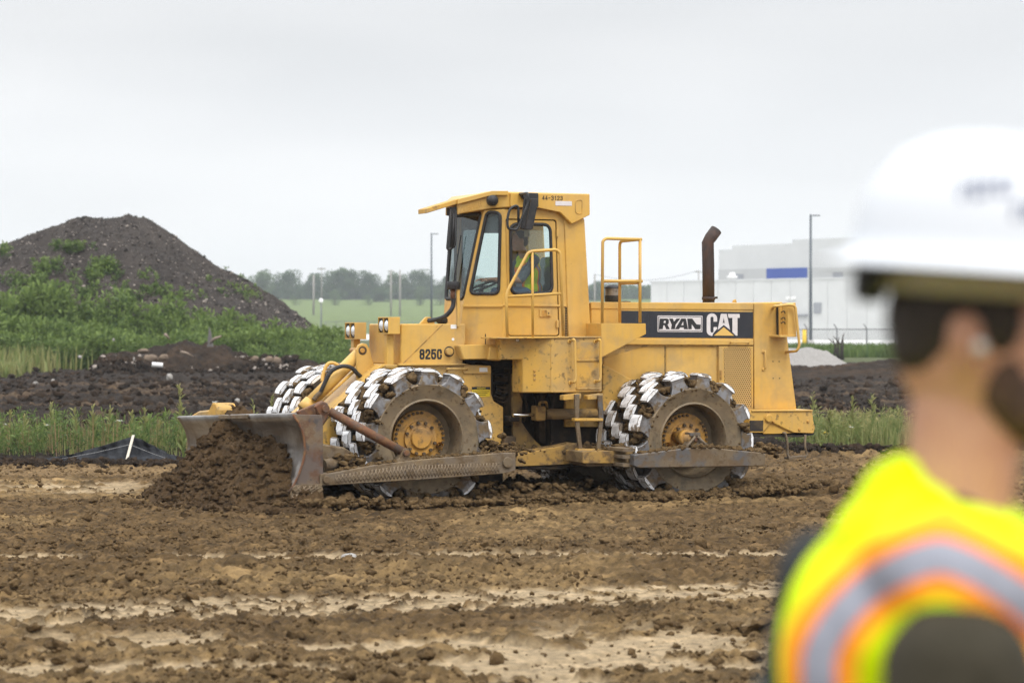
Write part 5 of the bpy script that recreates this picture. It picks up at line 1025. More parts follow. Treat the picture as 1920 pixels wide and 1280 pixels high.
# ---- engine hood
YH = 1.14; WH = 1.42
hood = plate('engine_hood', [(1108, 566), (1413, 568), (1413, 646), (1128, 646), (1108, 646)], YH, WH, M_yel, .012)
plate('lower_hood', [(1108, 640), (1413, 640), (1413, 820), (1230, 820), (1108, 720)], YH+.035, WH-.07, M_yels, .006)
plate('brand_panel', [(1165, 582.5), (1412, 585), (1412, 634), (1165, 632)], YH-.005, .01, M_blackp, .002, hood)
plate('panel_seam', [(1217.5, 583.5), (1218.5, 583.5), (1218.5, 632), (1217.5, 632)], YH-.006, .003, M_ink, 0, hood)
for q in ((1408, 590), (1408, 629)): disc('panel_screw', *q, YH-.01, .012, .01, M_ink, hood, 8)
plate('hood_rib', [(1128, 635), (1413, 636.5), (1413, 647), (1128, 645.5)], YH-.022, .03, M_yel, .006, hood)
pipe('hood_handle', [Q(1370, 641.5, YH-.02), Q(1370, 641, YH-.07), Q(1404, 641.5, YH-.07), Q(1404, 642, YH-.02)], .01, M_yel, .02, hood)
plate('hood_top_rail', [(1108, 566), (1413, 568), (1413, 581), (1108, 579)], YH-.012, .02, M_yel, .006, hood)
for q in (1247, 1346): plate('door_seam', [(q-.6, 648), (q+.6, 648), (q+.6, 740), (q-.6, 740)], YH+.032, .004, M_ink, 0)
plate('hood_door', [(1249, 650), (1344, 650), (1344, 730), (1249, 730)], YH+.025, .02, M_yel, .006); plate('hood_door', [(1132, 672), (1207, 650), (1245.5, 650), (1245.5, 730), (1132, 700)], YH+.028, .02, M_yel, .006)
# RYAN name plate
np_ = plate('name_plate', [(1233, 591.5), (1317.5, 592), (1317, 622.5), (1233, 622)], YH-.009, .006, M_silver, .006, hood)
plate('name_plate_border', [(1234.6, 593), (1316, 593.5), (1315.6, 621), (1234.6, 620.5)], YH-.0105, .002, M_blackp, .001, hood); plate('name_plate_field', [(1235.8, 594.2), (1314.8, 594.6), (1314.6, 620), (1235.8, 619.4)], YH-.0125, .003, M_silver, .001, hood)
def glyph(name, polys, y, m, parent):
    mb = MB()
    for lp in polys:
        L = [[Q(px, py, y) for px, py in q] for q in lp]; P = [p for q in L for p in q]; mb.add(P, [tuple(t_) for t_ in tessellate_polygon(L)])
    return mb.build(name, m, parent, recalc=False)
glyph('letter', [[[(1237, 597), (1251, 597), (1254, 599), (1254, 606), (1251.5, 608.5), (1256, 617), (1249, 617), (1246, 609.5), (1244, 609.5), (1242.5, 617), (1235.6, 617)], [(1245, 601), (1248.5, 601), (1247.8, 605.5), (1244.3, 605.5)]]], YH-.014, M_ink, hood)
glyph('letter', [[[(1254.5, 597), (1261.5, 597), (1263.8, 603), (1268.5, 597), (1275.5, 597), (1266.8, 608.5), (1265.2, 617), (1258, 617), (1259.6, 608.5)]]], YH-.014, M_ink, hood)
glyph('letter', [[[(1277.5, 597), (1286, 597), (1290, 617), (1282.5, 617), (1282, 613.6), (1275.5, 613.6), (1273, 617), (1265.6, 617)], [(1281, 602), (1281.6, 609.5), (1277.2, 609.5)]]], YH-.014, M_ink, hood)
glyph('letter', [[[(1288.5, 597), (1298, 597), (1306, 608), (1314, 608.4), (1313.2, 617), (1303.5, 617), (1297, 607.5), (1297, 617), (1290.8, 617)]]], YH-.014, M_ink, hood)
# CAT logo
def arcp(cx, cy, rx, ry, a0, a1, n=8): return [(cx+rx*math.cos(R(a0+(a1-a0)*i/n)), cy+ry*math.sin(R(a0+(a1-a0)*i/n))) for i in range(n+1)]
C_ = arcp(1334.8, 596.5, 9.8, 9.2, 180, 360)+[(1344.6, 603), (1337.8, 603), (1337.8, 597.5)]+arcp(1335, 596.5, 2.9, 3, 0, -180, 6)+[(1332, 620)]+arcp(1335, 620.5, 2.9, 3, 180, 0, 6)+[(1337.8, 613), (1344.6, 613), (1344.6, 616)]+[(1336.5, 626), (1335.5, 629.5)]+arcp(1334.8, 620.5, 9.8, 9, 95, 180, 6)
glyph('letter', [[C_]], YH-.009, M_silver, hood)
glyph('letter', [[[(1345.6, 618.5), (1351.5, 588), (1362.5, 588.3), (1369, 618.5), (1357, 609)], [(1357, 595.5), (1359, 606.2), (1357, 604.8), (1355, 606.2)]]], YH-.009, M_silver, hood)
glyph('letter', [[[(1364.5, 588.3), (1387, 588.6), (1387, 595.8), (1382.8, 595.8), (1382.8, 629.2), (1379.8, 629.2), (1373.2, 622.6), (1373.2, 595.8), (1366, 595.8)]]], YH-.009, M_silver, hood)
glyph('logo_triangle', [[[(1338.5, 629), (1357, 613), (1376.5, 629.2)]]], YH-.0095, mat('logo_yellow', (.66, .42, .12), .5), hood)
# grille with round perforations
m, t, b = nodes('perforated_sheet'); tcn = t.nodes.new('ShaderNodeTexCoord'); mpn = t.nodes.new('ShaderNodeMapping'); lk(t, tcn.outputs['Object'], mpn.inputs[0]); sx = t.nodes.new('ShaderNodeSeparateXYZ'); lk(t, mpn.outputs[0], sx.inputs[0])
def mnode(op, a, b2=None):
    n = t.nodes.new('ShaderNodeMath'); n.operation = op
    for i, v in enumerate((a, b2)):
        if v is None: continue
        if hasattr(v, 'is_output'): lk(t, v, n.inputs[i])
        else: n.inputs[i].default_value = v
    return n.outputs[0]
pz = mnode('MULTIPLY', sx.outputs['Z'], 1/.026); row = mnode('FLOOR', pz); odd = mnode('MULTIPLY', mnode('MODULO', row, 2.), .5); pxn = mnode('ADD', mnode('MULTIPLY', sx.outputs['X'], 1/.030), odd)
fx_ = mnode('SUBTRACT', mnode('FRACT', pxn), .5); fz_ = mnode('SUBTRACT', mnode('FRACT', pz), .5); dd_ = mnode('ADD', mnode('MULTIPLY', fx_, fx_), mnode('MULTIPLY', fz_, fz_)); hole = mnode('LESS_THAN', dd_, .105)
lk(t, mix_node(t, hole, (.52, .32, .10), (.02, .017, .014)), b.inputs['Base Color']); b.inputs['Roughness'].default_value = .6; M_perf = m
plate('grille_frame', [(1348, 649), (1412.5, 649), (1412.5, 768), (1348, 768)], YH-.01, .06, M_yel, .006)
plate('grille', [(1357.5, 652), (1407, 652), (1408.5, 764), (1359, 764)], YH-.016, .01, M_perf, .002)
plate('grille_edge', [(1408.5, 650), (1411.5, 650), (1412, 766), (1409.5, 766)], YH-.018, .01, M_yel, .003)
plate('grille_latch', [(1350.5, 694), (1354, 694), (1354, 710), (1350.5, 710)], YH-.03, .02, M_hub, .003)
# inclined fender plates between hood and drum
MB().prism([Q(px, py, .98) for px, py in ((1130, 682), (1200, 720), (1200, 770), (1130, 770))], (0, .18, 0)).build('fender_plate', M_yels, comp, .008)
plate('fender_inner', [(1060, 700), (1250, 722), (1250, 800), (1060, 800)], 1.2, .05, M_yeld, .006)
# exhaust and air cleaner
ye = 1.85; a = [Q(1328.5, 567, ye), Q(1328, 500, ye), Q(1327, 455, ye), Q(1332, 446, ye), Q(1343, 431, ye)]
MB().tube(a, .080, 24).build('exhaust_stack', M_exh, comp); c = Q(1328.5, 562, ye); MB().lathe([(.08, 0), (.088, 0), (.088, .04), (.08, .04)], c, 'z', 24).build('exhaust_clamp', M_exh, comp); plate('clamp_bolt', [(1338, 556), (1346, 556), (1346, 560), (1338, 560)], ye-.06, .04, M_dark, .003)
c = Q(1149, 570, 1.55); MB().lathe([(0, -.05), (.105, -.05), (.105, .11)], c, 'z', 26).build('air_cleaner', M_black, comp); MB().lathe([(.10, .11), (.10, .20)], c, 'z', 26).build('air_cleaner_band', M_steel, comp); MB().lathe([(.112, .20), (.112, .215), (.06, .245), (0, .25)], c, 'z', 26).build('air_cleaner_cap', M_black, comp)
c = Q(1173, 568, 1.7); MB().lathe([(0, -.02), (.07, -.02), (.07, .02), (0, .03)], c, 'z', 16).build('filler_cap', M_dark, comp); plate('lifting_eye', [(1374, 567), (1376, 562), (1380, 561), (1382, 567)], 1.9, .03, M_yel, .003)
# radiator guard, rear light box, rails, bumper
rg = plate('radiator_guard', [(1413.8, 567), (1468, 566), (1494, 768), (1414.5, 768)], YH-.02, WH+.04, M_yel, .012)
for q in ((1449.5, 677.5), (1461, 677.5), (1450, 709), (1462, 709)): disc('bolt_hole', *q, YH-.024, .009, .005, M_ink, rg, 8)
pipe('grab_handle', [Q(1431.5, 659, YH-.02), Q(1435, 658, YH-.06), Q(1436, 690, YH-.06), Q(1432, 692, YH-.02)], .011, M_yel, .02, rg)
for q in (659, 692): disc('handle_boss', 1432, q, YH-.04, .02, .02, M_yel, rg, 10)
lb = plate('tail_lamp_box', [(1477, 571), (1492, 567), (1493.5, 629.5), (1477, 629.5)], .86, .30, M_yel, .006)
plate('lamp_box_floor', [(1463, 628), (1493.5, 628), (1493.5, 631.5), (1463, 632)], .84, .32, M_yel, .004, lb); plate('lamp_box_inside', [(1462, 570), (1477, 568), (1477, 628), (1463, 630)], 1.02, .1, M_dark, .004, lb)
plate('lamp_box_side', [(1462, 571), (1467, 569), (1468, 630), (1463, 631)], 1.0, .04, M_yel, .003, lb)
for i, q in enumerate((586, 598, 606)): pipe('wiring', [Q(1464, q, .95), Q(1470, q-4, .92), Q(1474, q+6, .94), Q(1478, q+18-4*i, .98)], .008, M_brown, .05, lb, 5)
pipe('tail_rail', [Q(1449, 577, YH-.02), Q(1452, 574, .82), Q(1480, 571, .80), Q(1491, 573, .80), Q(1499, 648, .80), Q(1494, 658, .82), Q(1474, 660, YH-.02)], .018, M_yel, .05)
bm_ = plate('rear_bumper', [(1405, 770), (1432, 768), (1524, 769.5), (1525, 787), (1529, 802), (1526, 812), (1487, 811), (1471, 804), (1447, 792), (1431, 811), (1405, 811)], .80, 2.1, M_yels, .012)
plate('bumper_pocket', [(1406, 788), (1431, 788), (1431, 808), (1406, 808)], .795, .01, M_dark, .001, bm_); plate('bumper_top', [(1410, 768.5), (1524, 768), (1524, 770.5), (1410, 771)], .78, 2.14, M_yel, .003, bm_)
plate('bumper_skid', [(1405, 809), (1432, 815), (1500, 815), (1526, 811), (1526, 815), (1500, 819), (1432, 819), (1405, 815)], .82, 2.0, M_dark, .004, bm_)
plate('bumper_face', [(1431, 790), (1448, 791), (1472, 803.5), (1486, 812), (1431, 813)], .83, .1, M_yel, .003, bm_)
disc('tow_ring', 1442.5, 784, .775, .057, .03, M_yel, bm_, 24); disc('tow_ring_cover', 1442.5, 784, .765, .046, .03, M_yeld, bm_, 24)
for q in ((1452, 791), (1516, 790), (1500, 805)): disc('bumper_bolt', *q, .78, .018, .03, M_hub, bm_, 8)
pipe('rear_step', [Q(1467, 812, .80), Q(1472, 811, .78), Q(1476, 825, .78), Q(1477, 858, .78), Q(1514, 855, .78), Q(1509, 838, .78), Q(1510, 815, .80)], .016, M_mudsteel, .05)
plate('rear_step_tread', [(1479, 857), (1512, 854), (1512, 858), (1479, 861)], .74, .12, M_greysteel, .003)

MB().box((.75, 1.0, .36), (2.75, 2.7, .48)).build('belly_light_blocker', M_dark, comp, .02); MB().box((-.9, 1.2, .34), (.75, 2.5, .46)).build('belly_light_blocker', M_dark, comp, .02); MB().box((2.75, 1.2, .34), (4.6, 2.5, .46)).build('belly_light_blocker', M_dark, comp, .02)  # unseen belly plates, added to keep sky light off the soil below
for s_ in (0, 1): MB().box((.95, 2.75 if s_ else .62, .42), (2.7, 3.3 if s_ else .95, .62)).build('far_rail_blocker', M_dark, comp, .02) if s_ else None  # hidden far-side rail, added to cut light coming in under the machine
# ---- underside: hitch, steering cylinder, cleaner beams
plate('rear_frame', [(1035, 740), (1230, 760), (1410, 770), (1410, 830), (1230, 850), (1035, 842)], 1.35, 1.0, M_dark, .02)
plate('hitch_core', [(868, 655), (1060, 655), (1060, 850), (925, 850), (925, 690), (868, 690)], 1.75, .25, M_dark, .02)
plate('transmission', [(1010, 700), (1070, 700), (1100, 760), (1100, 835), (1015, 835)], 1.55, .5, M_brown, .04)
plate('inspection_cover', [(1043, 798), (1078, 798), (1078, 834), (1043, 834)], 1.50, .03, mat('grey_cover', (.22, .19, .17), .7, 0, [(5, .4, .6, (.14, .11, .09), .8)]), .006)
plate('frame_column', [(962, 690), (981, 690), (981, 745), (978, 752), (978, 790), (962, 800)], 1.30, .3, M_brown, .01)
plate('hitch_plate', [(961, 700), (980, 752), (978, 790), (984, 800), (992, 811), (1004, 826), (1021, 842), (972, 853), (963, 853)], 1.25, .06, M_yelm, .006)
plate('hitch_bar', [(955, 780), (975, 780), (975, 790), (955, 790)], 1.1, .2, M_dark, .01); plate('hitch_bar', [(945, 818), (968, 818), (968, 832), (945, 832)], 1.1, .3, M_brown, .01)
cyl('steering_rod', Q(962, 778, .98), Q(1004, 777.5, .98), .022, M_chrome, 14); plate('steering_head', [(1006, 760), (1024, 762), (1024, 788), (1006, 789)], .90, .17, M_yelm, .012); cyl('steering_cylinder', Q(1022, 776, .98), Q(1117, 776, .98), .068, M_yelm, 22); cyl('steering_eye', Q(1112, 776, .98), Q(1124, 776, .98), .05, M_brown, 14)
pipe('hydraulic_pipe', [Q(1012, 762, .97), Q(1011, 754, .97), Q(1024, 753, .97), Q(1026, 765, 1.1)], .016, M_yeld, .03)
for i in range(9):
    a = r0.uniform(0, 1, 4); MB().tube(smooth_path([Q(924+a[0]*10, 700+i*6, 1.6), Q(940+a[1]*8, 696+i*7+a[2]*10, 1.45), Q(955+a[3]*6, 702+i*6, 1.5), Q(975, 715+i*5+10*a[2], 1.65)]), .012+.006*a[0], 6).build('hydraulic_hose', M_brown if i % 3 else M_black, comp)
for i in range(6):
    q = 985+i*14; MB().tube(smooth_path([Q(q, 735, 1.5), Q(q+4*math.sin(i), 750, 1.42), Q(q+3, 765, 1.48), Q(q-3, 790, 1.6)]), .014, 6).build('hydraulic_hose', M_black if i % 2 else M_brown, comp)
plate('belly_beam', [(966, 853), (1082, 830), (1085, 846), (1093, 851), (1093, 867), (1045, 871), (966, 874)], .62, .3, M_yelm, .01)
plate('belly_skid', [(968, 873), (1045, 871), (1093, 867), (1093, 873), (1050, 880), (975, 880)], .66, .25, M_dark, .01)
plate('cleaner_frame', [(1093, 846), (1188, 845), (1188, 868), (1093, 868)], .05, .5, M_yelm, .01)
plate('cleaner_skid', [(1094, 867), (1188, 867), (1188, 873), (1100, 874)], .1, .4, M_mudsteel, .006)
for q in (840, 853, 868): plate('clevis', [(1168, q), (1192, q), (1192, q+7), (1168, q+7)], -.2, .45, M_mudsteel, .006)
rbm = plate('rear_beam', [(1189, 852), (1230, 847), (1283, 840), (1333, 839), (1394, 845), (1431, 848.5), (1436, 852), (1435, 872), (1430, 873.5), (1201, 877), (1189, 873)], -.30, .16, M_greysteel, .012)
far2 = MB().prism([Q(px, py, -.30)+Vector((0, 4.1, 0)) for px, py in [(1189, 852), (1283, 840), (1333, 839), (1431, 848.5), (1435, 872), (1201, 877)]], (0, -.16, 0)).build('rear_beam', M_greysteel, comp, .012)
plate('axle_saddle', [(1286, 841), (1291, 828), (1297, 813), (1313, 813), (1316, 826), (1331, 841)], -.2, .12, M_mudsteel, .008); plate('saddle_cap', [(1294, 811), (1314, 811), (1314, 817), (1294, 817)], -.22, .2, M_greysteel, .006)
for a in ((1286, 840, 1303, 818), (1331, 840, 1308, 818)): cyl('saddle_brace', Q(a[0], a[1], -.26), Q(a[2], a[3], -.22), .016, M_mudsteel, 8)
p = Q(1300, 822, -.2); cyl('axle_stub', p, p+Vector((0, .45, 0)), .075, M_hub, 18); cyl('axle_collar', p+Vector((0, .12, 0)), p+Vector((0, .24, 0)), .10, M_hub, 18)
disc('pin', 1305, 823, -.215, .03, .05, M_rust)
CC = []; SS = []
for i in range(320):
    px = r0.uniform(1195, 1434); py = np.interp(px, [1189, 1283, 1333, 1394, 1431], [852, 840, 839, 845, 848]); sg = .012+.035*r0.random()**2; CC.append(Q(px, py, -.28+r0.random()*.2)+Vector((0, 0, sg*.3))); SS.append(sg)
for px, py, yy, n_, sp_ in ((1430, 842, .05, 140, .1), (1150, 847, .3, 140, .12), (1180, 845, .2, 90, .1), (1040, 846, .9, 180, .18), (1120, 843, .9, 140, .18), (955, 850, 1.0, 120, .12)):
    for i in range(n_): CC.append(Q(px, py, yy)+Vector((r0.normal(0, sp_), r0.normal(0, sp_*.7), r0.normal(0, sp_*.25)))); SS.append(.01+.04*r0.random()**2.5)
tag(clods('caked_soil', CC, SS, M_soil, comp, sub=2, rough=.4, seed=19), kind='stuff')

# ---- soil heap in front of the blade (own thing), spoil around the drums
def lw(v): return Vector((MX+v.x*cT-v.y*sT, MY+v.x*sT+v.y*cT, v.z))
hx = np.linspace(-3.35, -1.42, 130); hy = np.linspace(-.9, 4.0, 230); HX, HY = np.meshgrid(hx, hy)
bxl = -1.64-.03*(HY+.32)      # blade face
dist = np.clip(bxl-HX, -.3, 3)
ridge = np.interp(HY, [-.9, -.45, -.15, .25, .8, 1.3, 1.65, 2.1, 2.5, 2.8, 3.2, 3.6, 4.0], [0, .12, .32, .62, .74, .74, .80, 1.06, .92, .50, .22, .10, 0])
run = np.interp(HY, [-.9, -.3, .5, 2.2, 3.3, 4.0], [.4, .8, 1.05, 1.15, .8, .4])
H_ = ridge*np.clip(1-dist/run, 0, 1)**1.15
cf1, _t = clodfield(HX.ravel(), HY.ravel(), 5, 301, .5, .6); cf2, _t = clodfield(HX.ravel(), HY.ravel(), 11, 311, .8, .8); cf3, _t = clodfield(HX.ravel(), HY.ravel(), 22, 321, .9, .9)
H_ = H_+np.maximum(np.maximum(cf1*.6, cf2), cf3).reshape(HX.shape)*np.clip(H_*6, 0, 1)
H_ = H_+(.16*(fbm(HX*2.2, HY*2.2, 4, 201)-.5)+.10*(1-np.abs(2*fbm(HX*5, HY*5, 2, 203)-1)*1.6-.4)+.05*(fbm(HX*13, HY*13, 2, 204)-.5))*np.clip(H_*5, 0, 1)
H_ = np.where(H_ < .012, -.15, H_)
W_ = np.stack([MX+HX.ravel()*cT-HY.ravel()*sT, MY+HX.ravel()*sT+HY.ravel()*cT, H_.ravel()], 1)
I = np.arange(HX.size).reshape(HX.shape); F = np.stack([I[:-1, :-1].ravel(), I[:-1, 1:].ravel(), I[1:, 1:].ravel(), I[1:, :-1].ravel()], 1)
sh = link('soil_heap', np_mesh('soil_heap', W_, F, M_soilm, True)); tag(sh, 'heap of loose brown soil pushed up against the dozer blade', 'soil heap')
n = 5000; X = r0.uniform(-3.3, -1.62, n); Y = r0.uniform(-1.0, 3.6, n); k = None
ii = np.clip(((X+3.35)/1.93*129).astype(int), 0, 129); jj = np.clip(((Y+.9)/4.9*229).astype(int), 0, 229); hh = H_[jj, ii]; S = .006+.050*r0.random(n)**4.5; hh = np.where(hh < 0, 0, hh)
k = (hh > .02) | (r0.random(n) < .10); P3 = np.stack([MX+X*cT-Y*sT, MY+X*sT+Y*cT, hh+S*.2], 1)[k]
tag(clods('heap_clods', P3, S[k], M_soilm, sh, sub=2, rough=.6, seed=31), kind='stuff')
CC = []; SS = []
for px, py, yy, n_, sx_, sy_ in ((700, 945, -.25, 120, .5, .2), (830, 943, -.15, 150, .5, .2), (960, 932, .3, 150, .5, .4), (1080, 928, .3, 150, .6, .3), (1300, 932, -.2, 130, .5, .15), (1400, 915, .1, 220, .3, .3), (1450, 905, .3, 160, .4, .4), (1230, 930, -.1, 100, .4, .2), (1000, 900, 1.2, 150, .5, .5), (620, 935, -.4, 60, .3, .15)):
    b0 = Q(px, py, yy)
    for i in range(2*n_):
        p = lw(Vector((b0.x+r0.normal(0, sx_), yy+r0.normal(0, sy_), 0))); s_ = .012+.055*r0.random()**2.6; CC.append((p.x, p.y, float(max(0, b0.z))*.6+r0.random()*.05+.01)); SS.append(s_)
tag(clods('rut_spoil', CC, SS, M_soil, None, sub=2, rough=.42, seed=32), 'loose soil thrown up around the compactor drums', 'soil', kind='stuff')

# ================================================================== people
def ell(V, F, c, r_, rot=None):
    v = ICO3[0]*np.array(r_)
    if rot is not None: v = v@np.array(Matrix.Rotation(rot[1], 3, rot[0])).T
    return V+[v+np.array(c)], F+[ICO3[1]]
def blob(name, prims, vox, m, parent, smooth=6):
    V = []; F = []; o = 0; VV = []; FF = []
    for p in prims:
        if p[0] == 's':
            v = ICO3[0]*np.array(p[2]); 
            if len(p) > 3: v = v@np.array(Matrix.Rotation(p[3][1], 3, p[3][0])).T
            VV.append(v+np.array(p[1])); FF.append(ICO3[1]+o); o += len(v)
        else:
            a, b2, ra, rb = np.array(p[1], float), np.array(p[2], float), p[3], p[4]; n = max(3, int(np.linalg.norm(b2-a)/max(.25*min(ra, rb), 1e-3)))
            for t_ in np.linspace(0, 1, min(n, 26)):
                v = ICO2[0]*(ra*(1-t_)+rb*t_)*1.02+a*(1-t_)+b2*t_; VV.append(v); FF.append(ICO2[1]+o); o += len(v)
    me = np_mesh(name, np.concatenate(VV), np.concatenate(FF), m, True); ob = link(name, me, parent)
    md = ob.modifiers.new('skin', 'REMESH'); md.mode = 'VOXEL'; md.voxel_size = vox; md.use_smooth_shade = True
    if smooth: md = ob.modifiers.new('soft', 'SMOOTH'); md.iterations = smooth; md.factor = .5
    dg = bpy.context.evaluated_depsgraph_get(); me2 = bpy.data.meshes.new_from_object(ob.evaluated_get(dg)); ob.modifiers.clear(); ob.data = me2; me2.name = name
    return ob
def fingers(base, dirv, side, up, L=.085, r_=.009, curl=.6, n=4):
    """four curled fingers and a thumb growing from a palm; returns capsule prims"""
    out = []; d = Vector(dirv).normalized(); s = Vector(side).normalized(); u = Vector(up).normalized(); b0 = Vector(base)
    for i in range(n):
        ln = L*(1, 1.1, 1.02, .82)[i]; p = b0+s*(i-1.5)*.0205; dd = d.copy()
        for k, f_ in enumerate((.45, .32, .23)):
            q = p+dd*ln*f_; out.append(('c', p, q, r_*(1-.1*k), r_*(.92-.1*k))); p = q; dd = (dd-u*curl).normalized()
    p = b0-d*.055-s*.035; q = p-s*.03+d*.03-u*.01; w = q+d*.03-u*.015+s*.006; out += [('c', p, q, .0115, .0105), ('c', q, w, .0105, .008)]
    return out

# ---- the operator, seated in the cab (machine frame, facing -x)
op = empty('person', lw(Vector((2.10, 1.68, 2.46))), TH); tag(op, 'operator in yellow-green vest seated at the wheel inside the cab', 'person')
def P_(x, y, z): return (x-1.95, y-1.68, z-2.46)
hd = P_(1.74, 1.62, 3.20)
hv = lambda x, y, z: (hd[0]+x, hd[1]+y, hd[2]+z)
body = [('s', hv(0, 0, 0), (.098, .078, .118)), ('s', hv(-.045, 0, -.07), (.06, .055, .065)), ('s', hv(-.098, 0, -.012), (.022, .014, .026)), ('s', hv(-.085, 0, -.062), (.02, .026, .012)), ('s', hv(.005, -.079, -.008), (.02, .012, .034)), ('s', hv(.005, .079, -.008), (.02, .012, .034)), ('c', hv(.02, 0, -.09), P_(1.84, 1.66, 2.98), .058, .064)]
for s_ in (-1, 1):
    el = P_(1.66, 1.68+s_*.27, 2.70); wr = P_(1.37, 1.68+s_*.16, 2.70); blob('hand', [('c', el, wr, .046, .03), ('s', (wr[0]-.05, wr[1]-s_*.01, wr[2]+.005), (.05, .042, .022))]+fingers((wr[0]-.085, wr[1]-s_*.01, wr[2]), (-1, -.2*s_, .1), (0, s_, 0), (0, 0, 1), .07, .009, .7), .0065, M_skin, op, 3)
blob('body', body, .0065, M_skin, op, 3)
sh_ = [('s', P_(1.88, 1.68, 2.78), (.15, .20, .24)), ('s', P_(1.90, 1.68, 2.56), (.16, .19, .14)), ('c', P_(1.88, 1.47, 2.95), P_(1.88, 1.89, 2.95), .075, .075)]
for s_ in (-1, 1): sh_ += [('c', P_(1.87, 1.68+s_*.23, 2.94), P_(1.67, 1.68+s_*.27, 2.71), .065, .055)]
blob('shirt', sh_, .014, mat('grey_shirt', (.12, .14, .17), .85), op, 4)
vt = [('s', P_(1.88, 1.68, 2.78), (.166, .214, .25)), ('s', P_(1.90, 1.68, 2.58), (.172, .20, .15)), ('c', P_(1.885, 1.51, 2.955), P_(1.885, 1.85, 2.955), .085, .085)]
lg = []
for s_ in (-1, 1): lg += [('c', P_(1.90, 1.68+s_*.11, 2.53), P_(1.50, 1.68+s_*.15, 2.55), .085, .065), ('c', P_(1.50, 1.68+s_*.15, 2.55), P_(1.42, 1.68+s_*.15, 2.14), .062, .045), ('c', P_(1.43, 1.68+s_*.15, 2.13), P_(1.30, 1.68+s_*.15, 2.11), .045, .04)]
blob('trousers', lg, .016, M_denim, op, 4)
def vest_mat(name, S, radii, yel, org, sil, axis_sign):
    """stripes printed round the armhole: distance from the shoulder point S in the x-z plane, straight below it"""
    global m, t, b
    m, t, b = nodes(name); tcn = t.nodes.new('ShaderNodeTexCoord'); sx = t.nodes.new('ShaderNodeSeparateXYZ'); lk(t, tcn.outputs['Object'], sx.inputs[0])
    ddx = mnode('MULTIPLY', mnode('SUBTRACT', sx.outputs['X'], S[0]), .92); ddz = mnode('MAXIMUM', mnode('SUBTRACT', sx.outputs['Z'], S[2]), 0.); rr = mnode('POWER', mnode('ADD', mnode('POWER', mnode('ABSOLUTE', ddx), 1.5), mnode('POWER', ddz, 1.5)), 1/1.5)
    cur = yel
    for lo, hi, c in ((radii[0], radii[3], (.95, .42, .02)), (radii[1]-.008, radii[2]+.008, org), (radii[1], radii[2], sil)):
        f = mnode('MULTIPLY', mnode('GREATER_THAN', rr, lo), mnode('LESS_THAN', rr, hi)); cur = mix_node(t, f, cur, c)
    lk(t, cur, b.inputs['Base Color']); b.inputs['Roughness'].default_value = .8; b.inputs['Specular IOR Level'].default_value = .15
    n = noise_node(t, tcn.outputs['Object'], 300, 2); bp = t.nodes.new('ShaderNodeBump'); bp.inputs['Strength'].default_value = .2; bp.inputs['Distance'].default_value = .002; lk(t, n.outputs['Fac'], bp.inputs['Height']); lk(t, bp.outputs[0], b.inputs['Normal']); return m
HY_, HO_, SI_ = (.66, .86, .0), (.92, .17, .03), (.30, .31, .36)
blob('vest', vt, .012, vest_mat('operator_vest', P_(1.86, 0, 2.80), (.07, .09, .13, .15), HY_, HO_, SI_, 1), op, 4)
hr = [('s', hv(.02, 0, .03), (.10, .083, .10)), ('s', hv(.05, 0, -.02), (.07, .076, .07))]
blob('hair', hr, .012, mat('grey_brown_hair', (.10, .07, .055), .8), op, 2)

# ---- the man in the white hard hat close to the camera
man = empty('person', (.50, 2.92, .48), R(-12)); tag(man, 'bearded man in white hard hat and yellow vest turned away at the right', 'person')
hc = Vector((.056, 0, 1.668)); H3 = lambda x, y, z: tuple(hc+Vector((x, y, z)))
bd = [('s', H3(0, 0, 0), (.098, .076, .118)), ('s', H3(.035, 0, -.075), (.062, .056, .065)), ('s', H3(.078, 0, -.02), (.024, .03, .04)), ('s', H3(.104, 0, -.018), (.020, .013, .024)), ('s', H3(.098, 0, .008), (.014, .009, .022)), ('s', H3(.092, 0, -.062), (.014, .024, .007)), ('s', H3(.092, 0, -.074), (.014, .022, .008)), ('s', H3(.080, 0, -.108), (.022, .024, .02)), ('s', H3(.078, -.034, .022), (.02, .016, .008)), ('s', H3(.078, .034, .022), (.02, .016, .008)),
      ('c', (.030, 0, 1.43), H3(-.018, 0, -.07), .064, .056), ('c', (.045, 0, 1.45), H3(.018, 0, -.08), .056, .05)]
for s_ in (-1, 1):
    e = H3(-.008, s_*.078, -.008); bd += [('s', e, (.019, .009, .033)), ('s', (e[0]-.008, e[1]+s_*.006, e[2]+.006), (.014, .007, .026)), ('s', (e[0]+.002, e[1], e[2]-.028), (.010, .007, .011))]
    wr = (.03, s_*.27, .86); blob('hand', [('c', (-.06, s_*.27, 1.08), wr, .046, .031), ('s', (.045, s_*.268, .80), (.022, .043, .05))]+fingers((.05, s_*.268, .76), (.12, 0, -1), (0, 1, 0) if s_ > 0 else (0, -1, 0), (1, 0, 0), .085, .0095, -.25), .0055, M_skin, man, 3)
blob('body', bd, .0055, M_skin, man, 4)
ts_ = [('s', (-.045, 0, 1.19), (.150, .195, .25)), ('s', (-.075, 0, 1.31), (.115, .19, .13)), ('c', (.0, -.165, 1.375), (.0, .165, 1.375), .075, .075), ('c', (-.02, -.03, 1.43), (-.025, -.15, 1.395), .055, .06), ('c', (-.02, .03, 1.43), (-.025, .15, 1.395), .055, .06), ('s', (-.02, 0, .98), (.135, .175, .2))]
sl = [('c', (-.005, s_*.225, 1.285), (-.038, s_*.268, 1.09), .088, .074) for s_ in (-1, 1)]+[('c', (-.038, s_*.268, 1.09), (-.02, s_*.268, 1.0), .072, .058) for s_ in (-1, 1)]
